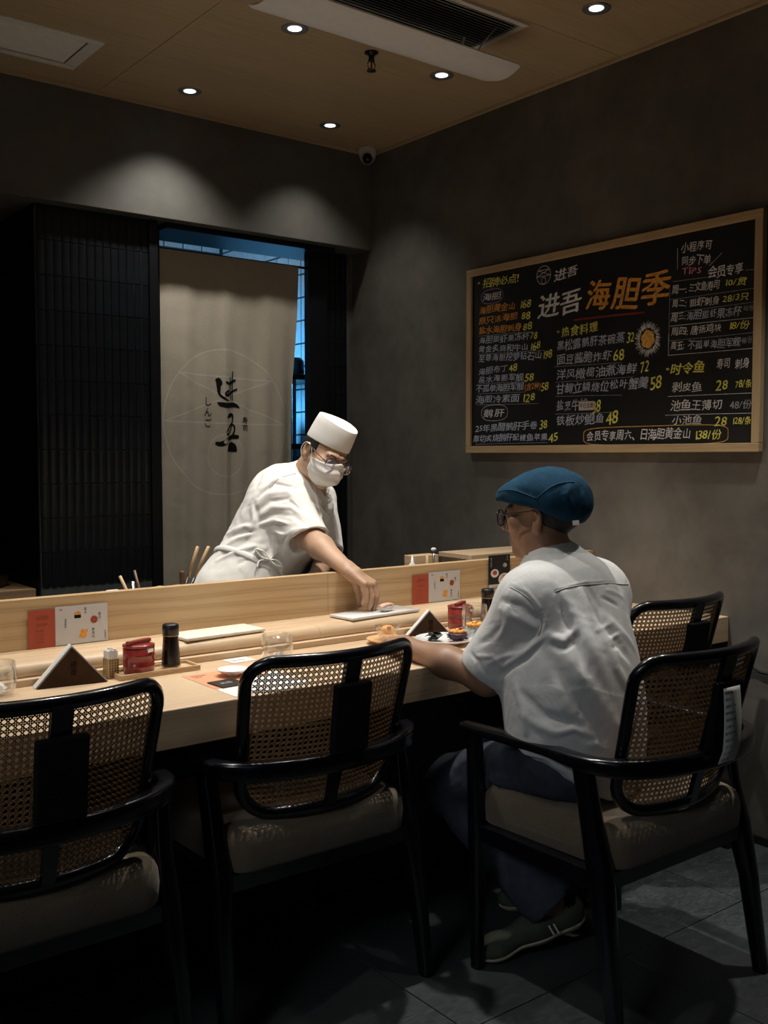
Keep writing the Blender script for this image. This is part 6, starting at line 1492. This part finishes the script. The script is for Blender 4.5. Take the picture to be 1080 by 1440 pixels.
    # short hair under the cap
    def hair(P):
        q = ((P - A3(J['hd'])) @ A3(Rh) / .905).astype(np.float32); d = ell((0, -.018, .024), (.0795, .0955, .083))(q)
        d = np.maximum(d, np.maximum(-.040 - q[:, 2], q[:, 2] - .052)); return np.maximum(d, q[:, 1] - .030 + .9 * np.clip(.012 - q[:, 2], 0, 1))
    c = J['hd']; sdf_obj('hair', hair, axis(c[0] - .12, c[0] + .12, .003), axis(c[1] - .13, c[1] + .12, .003), axis(c[2] - .09, c[2] + .09, .003), 'hair_black', root)
    glasses(HL, root, .0019, 'cap_black', .0275, True, .002); eyes(HL, root, g['body'])
    # pleated mask
    vs = []; nu, nv = 37, 26
    for j in range(nv):
        v = j / (nv - 1)
        for i in range(nu):
            ph = math.radians(-72 + 144 * i / (nu - 1)); g0 = math.exp(-(ph / .30) ** 2)
            zt, zb = .000 + .016 * g0 - .012 * abs(ph), -.108 + .020 * abs(ph) ** 2
            z = zt + (zb - zt) * v; a = .0800 - .004 * v - .016 * max(0, v - .6) / .4; b = .1030 + .017 * math.sin(PI * min(1, v * .95 + .05)) - .034 * (max(0, v - .55) / .45) ** 1.6
            y = b * math.cos(ph) + .010 * g0 * (1 - v) + .0030 * math.sin(v * 2 * PI * 3.2 + 1) * math.cos(ph) + .0012 * math.sin(ph * 9 + v * 7)
            vs.append(V(HL(a * math.sin(ph) * 1.03, y, z)))
    m = MB().add(vs, [(j * nu + i, j * nu + i + 1, (j + 1) * nu + i + 1, (j + 1) * nu + i) for j in range(nv - 1) for i in range(nu - 1)])
    mk = m.build('face_mask', 'mask_white', root, True); md = mk.modifiers.new('s', 'SOLIDIFY'); md.thickness = .0015; md.offset = 0
    for sx in (-1, 1):
        a = vs[0 if sx < 0 else nu - 1]; b = vs[(nv - 1) * nu + (0 if sx < 0 else nu - 1)]
        MB().tube(catmull([a, V(HL(sx * .081, .012, .014)), V(HL(sx * .088, -.020, .020)), V(HL(sx * .0885, -.034, -.006)), V(HL(sx * .083, -.020, -.034)), b], 6), .0013, 6).build('ear_loop', 'mask_white', mk, True)
    # small embroidered mark on the chest
    p0 = on_surface(lambda P: cook_jacket(P, False), chest_pt(-.055, -.16), g['F']); n_ = g['F']; Mx = V(-g['X']); My = V(g['U'])
    m = MB(); o = V(p0) + V(n_) * .004
    m.tube([o, o + Mx * .012 + My * .002, o + Mx * .010 - My * .012], .0012, 6); m.tube([o + My * .0 - My * .012, o - My * .026 + Mx * .004], .0012, 6); m.build('embroidery', 'terracotta_mark', root, True)['kind'] = 'stuff'
    return root

# crease lines on the two garments
GUEST_CREASES[:] = [([(1.815,1.656,0.985),(1.853,1.649,0.993),(1.897,1.642,0.996),(1.937,1.639,0.996),(1.985,1.641,0.994),(2.063,1.667,0.984),(2.145,1.698,0.973)],0.003,-0.003),([(1.816,1.657,0.989),(1.9,1.645,1.001),(1.989,1.644,0.997)],0.0034,0.0024),([(1.746,1.744,0.993),(1.752,1.701,0.977),(1.764,1.673,0.945),(1.771,1.661,0.911),(1.763,1.664,0.883)],0.0034,-0.0034),([(1.752,1.742,1.002),(1.759,1.696,0.984),(1.771,1.667,0.95),(1.778,1.654,0.914),(1.768,1.657,0.883)],0.0034,0.0027),([(1.818,1.653,0.982),(1.82,1.63,0.927),(1.82,1.594,0.87),(1.81,1.567,0.813),(1.808,1.547,0.761)],0.0085,-0.0081),([(1.832,1.645,0.976),(1.846,1.604,0.905),(1.851,1.56,0.837),(1.868,1.526,0.756)],0.017,0.0095),([(1.913,1.637,0.991),(1.924,1.612,0.943),(1.908,1.589,0.907)],0.0085,-0.0081),([(1.887,1.64,0.99),(1.881,1.612,0.935),(1.871,1.581,0.883)],0.0102,0.0068),([(1.912,1.592,0.912),(1.935,1.561,0.856),(1.966,1.546,0.808)],0.0119,-0.0081),([(1.934,1.598,0.92),(1.972,1.577,0.872),(2.01,1.57,0.828)],0.0119,0.0081),([(1.974,1.632,0.978),(2.059,1.648,0.951)],0.0059,0.0054),([(1.945,1.622,0.963),(2.005,1.619,0.935)],0.0059,-0.0054),([(1.875,1.584,0.891),(1.965,1.594,0.906)],0.0051,0.0054),([(1.889,1.567,0.866),(1.964,1.578,0.879)],0.0051,0.0054),([(1.895,1.557,0.849),(1.959,1.566,0.858)],0.0059,-0.0041),([(1.735,1.761,0.96),(1.744,1.702,0.949),(1.77,1.663,0.917)],0.0085,-0.0068),([(1.731,1.761,0.937),(1.741,1.706,0.92),(1.764,1.666,0.894)],0.0093,0.0081),([(1.731,1.752,0.898),(1.725,1.787,0.864),(1.717,1.83,0.841)],0.0076,-0.0068),([(1.779,1.641,0.884),(1.798,1.613,0.872),(1.841,1.607,0.905)],0.0085,0.0108),([(1.773,1.635,0.863),(1.792,1.607,0.857),(1.836,1.595,0.885)],0.0085,-0.0081),([(1.711,1.823,0.813),(1.726,1.78,0.818),(1.739,1.751,0.791)],0.0051,0.0054),([(1.721,1.791,0.799),(1.738,1.75,0.821),(1.743,1.699,0.837)],0.0051,0.0068),([(1.739,1.751,0.797),(1.745,1.685,0.842),(1.773,1.65,0.884)],0.0068,0.0081),([(1.738,1.767,0.771),(1.741,1.681,0.826),(1.762,1.655,0.862)],0.0076,-0.0068),([(1.713,1.852,0.82),(1.711,1.814,0.802),(1.719,1.797,0.769)],0.0043,-0.0041),([(1.735,1.733,0.958),(1.732,1.737,0.911),(1.729,1.767,0.861)],0.0085,0.0054),([(1.791,1.618,0.869),(1.807,1.559,0.79),(1.894,1.511,0.645)],0.017,0.0095),([(1.763,1.644,0.853),(1.775,1.571,0.762),(1.843,1.518,0.629)],0.0153,-0.0081),([(1.716,1.673,0.696),(1.736,1.596,0.669),(1.818,1.527,0.655)],0.0102,0.0081),([(1.722,1.679,0.749),(1.73,1.612,0.706),(1.791,1.544,0.687)],0.0102,-0.0068),([(1.728,1.707,0.767),(1.716,1.662,0.698),(1.715,1.655,0.644)],0.0102,0.0068),([(1.892,1.593,0.91),(1.9,1.538,0.805),(1.93,1.522,0.748)],0.0119,0.0081),([(1.743,1.585,0.666),(1.768,1.559,0.676),(1.805,1.533,0.661)],0.0068,0.0081),([(1.745,1.582,0.655),(1.77,1.556,0.664),(1.801,1.535,0.65)],0.0068,-0.0068),([(1.742,1.593,0.586),(1.756,1.567,0.582),(1.773,1.552,0.573)],0.0059,0.0068),([(1.736,1.648,0.592),(1.771,1.629,0.556),(1.769,1.558,0.559)],0.0102,0.0068),([(1.791,1.54,0.641),(1.819,1.526,0.64),(1.852,1.516,0.617)],0.0085,0.0081)]
COOK_SEAM = [(1.779,2.907,1.21),(1.808,2.904,1.233),(1.844,2.901,1.246),(1.88,2.904,1.252)]
COOK_CREASES[:] = [([(1.757,2.925,1.199),(1.804,2.91,1.237),(1.876,2.88,1.223)],0.0068,0.0081),([(1.744,2.922,1.173),(1.791,2.902,1.218),(1.865,2.863,1.198)],0.0068,-0.0081),([(1.735,2.92,1.148),(1.768,2.9,1.186),(1.822,2.867,1.192),(1.855,2.824,1.148)],0.0076,0.0108),([(1.734,2.912,1.129),(1.767,2.888,1.161),(1.814,2.855,1.167),(1.846,2.799,1.124)],0.0068,-0.0095),([(1.734,2.906,1.11),(1.769,2.878,1.142),(1.816,2.835,1.141),(1.849,2.77,1.1)],0.0068,0.0095),([(1.73,2.906,1.095),(1.771,2.87,1.12),(1.811,2.815,1.115),(1.832,2.756,1.082)],0.0059,-0.0081),([(1.726,2.907,1.082),(1.769,2.868,1.098),(1.797,2.806,1.088)],0.0068,0.0081),([(1.769,2.867,1.06),(1.782,2.83,1.049),(1.805,2.773,1.073)],0.0068,0.0081),([(1.776,2.868,1.021),(1.783,2.842,1.035),(1.788,2.803,1.063)],0.0085,-0.0081),([(1.731,2.926,1.148),(1.73,2.907,1.098),(1.699,2.911,1.022)],0.0085,-0.0081),([(1.727,2.937,1.148),(1.722,2.917,1.098),(1.691,2.922,1.029)],0.0085,0.0081),([(1.674,3.02,1.049),(1.701,2.939,1.078),(1.73,2.901,1.073)],0.0076,0.0081),([(1.659,3.007,1.031),(1.693,2.938,1.059),(1.729,2.899,1.06)],0.0076,-0.0081),([(1.637,3.0,1.0),(1.677,2.948,1.04),(1.726,2.901,1.06)],0.0076,0.0081),([(1.62,2.983,0.977),(1.669,2.934,1.013),(1.726,2.9,1.054)],0.0076,-0.0081),([(1.612,2.975,0.965),(1.66,2.932,0.998),(1.714,2.899,1.013),(1.761,2.879,0.996)],0.0076,0.0081),([(1.655,2.911,0.955),(1.692,2.9,0.979),(1.726,2.894,1.022)],0.0076,-0.0068),([(1.668,2.909,0.967),(1.718,2.894,0.997),(1.733,2.894,1.047)],0.0076,0.0068),([(1.766,2.874,1.034),(1.777,2.875,0.989),(1.747,2.881,0.945)],0.0085,0.0081),([(1.755,2.881,1.06),(1.761,2.879,1.009),(1.734,2.884,0.965)],0.0085,-0.0068),([(1.79,2.974,1.255),(1.75,2.957,1.204),(1.714,2.973,1.127)],0.011,-0.0068),([(1.78,2.907,1.211),(1.809,2.907,1.237),(1.876,2.903,1.252)],0.0034,-0.0034),([(1.913,2.843,1.146),(1.958,2.863,1.117),(1.89,2.752,1.074)],0.0068,0.0054),([(2.045,2.965,1.178),(2.032,2.935,1.125),(1.899,2.766,1.085)],0.0068,-0.0054),([(1.784,2.867,1.149),(1.826,2.849,1.167),(1.852,2.798,1.124)],0.0051,0.0054),([(1.792,2.798,1.069),(1.815,2.764,1.076),(1.91,2.85,1.061)],0.0034,0.0041)]

GUEST = build_guest()
COOK = build_cook()
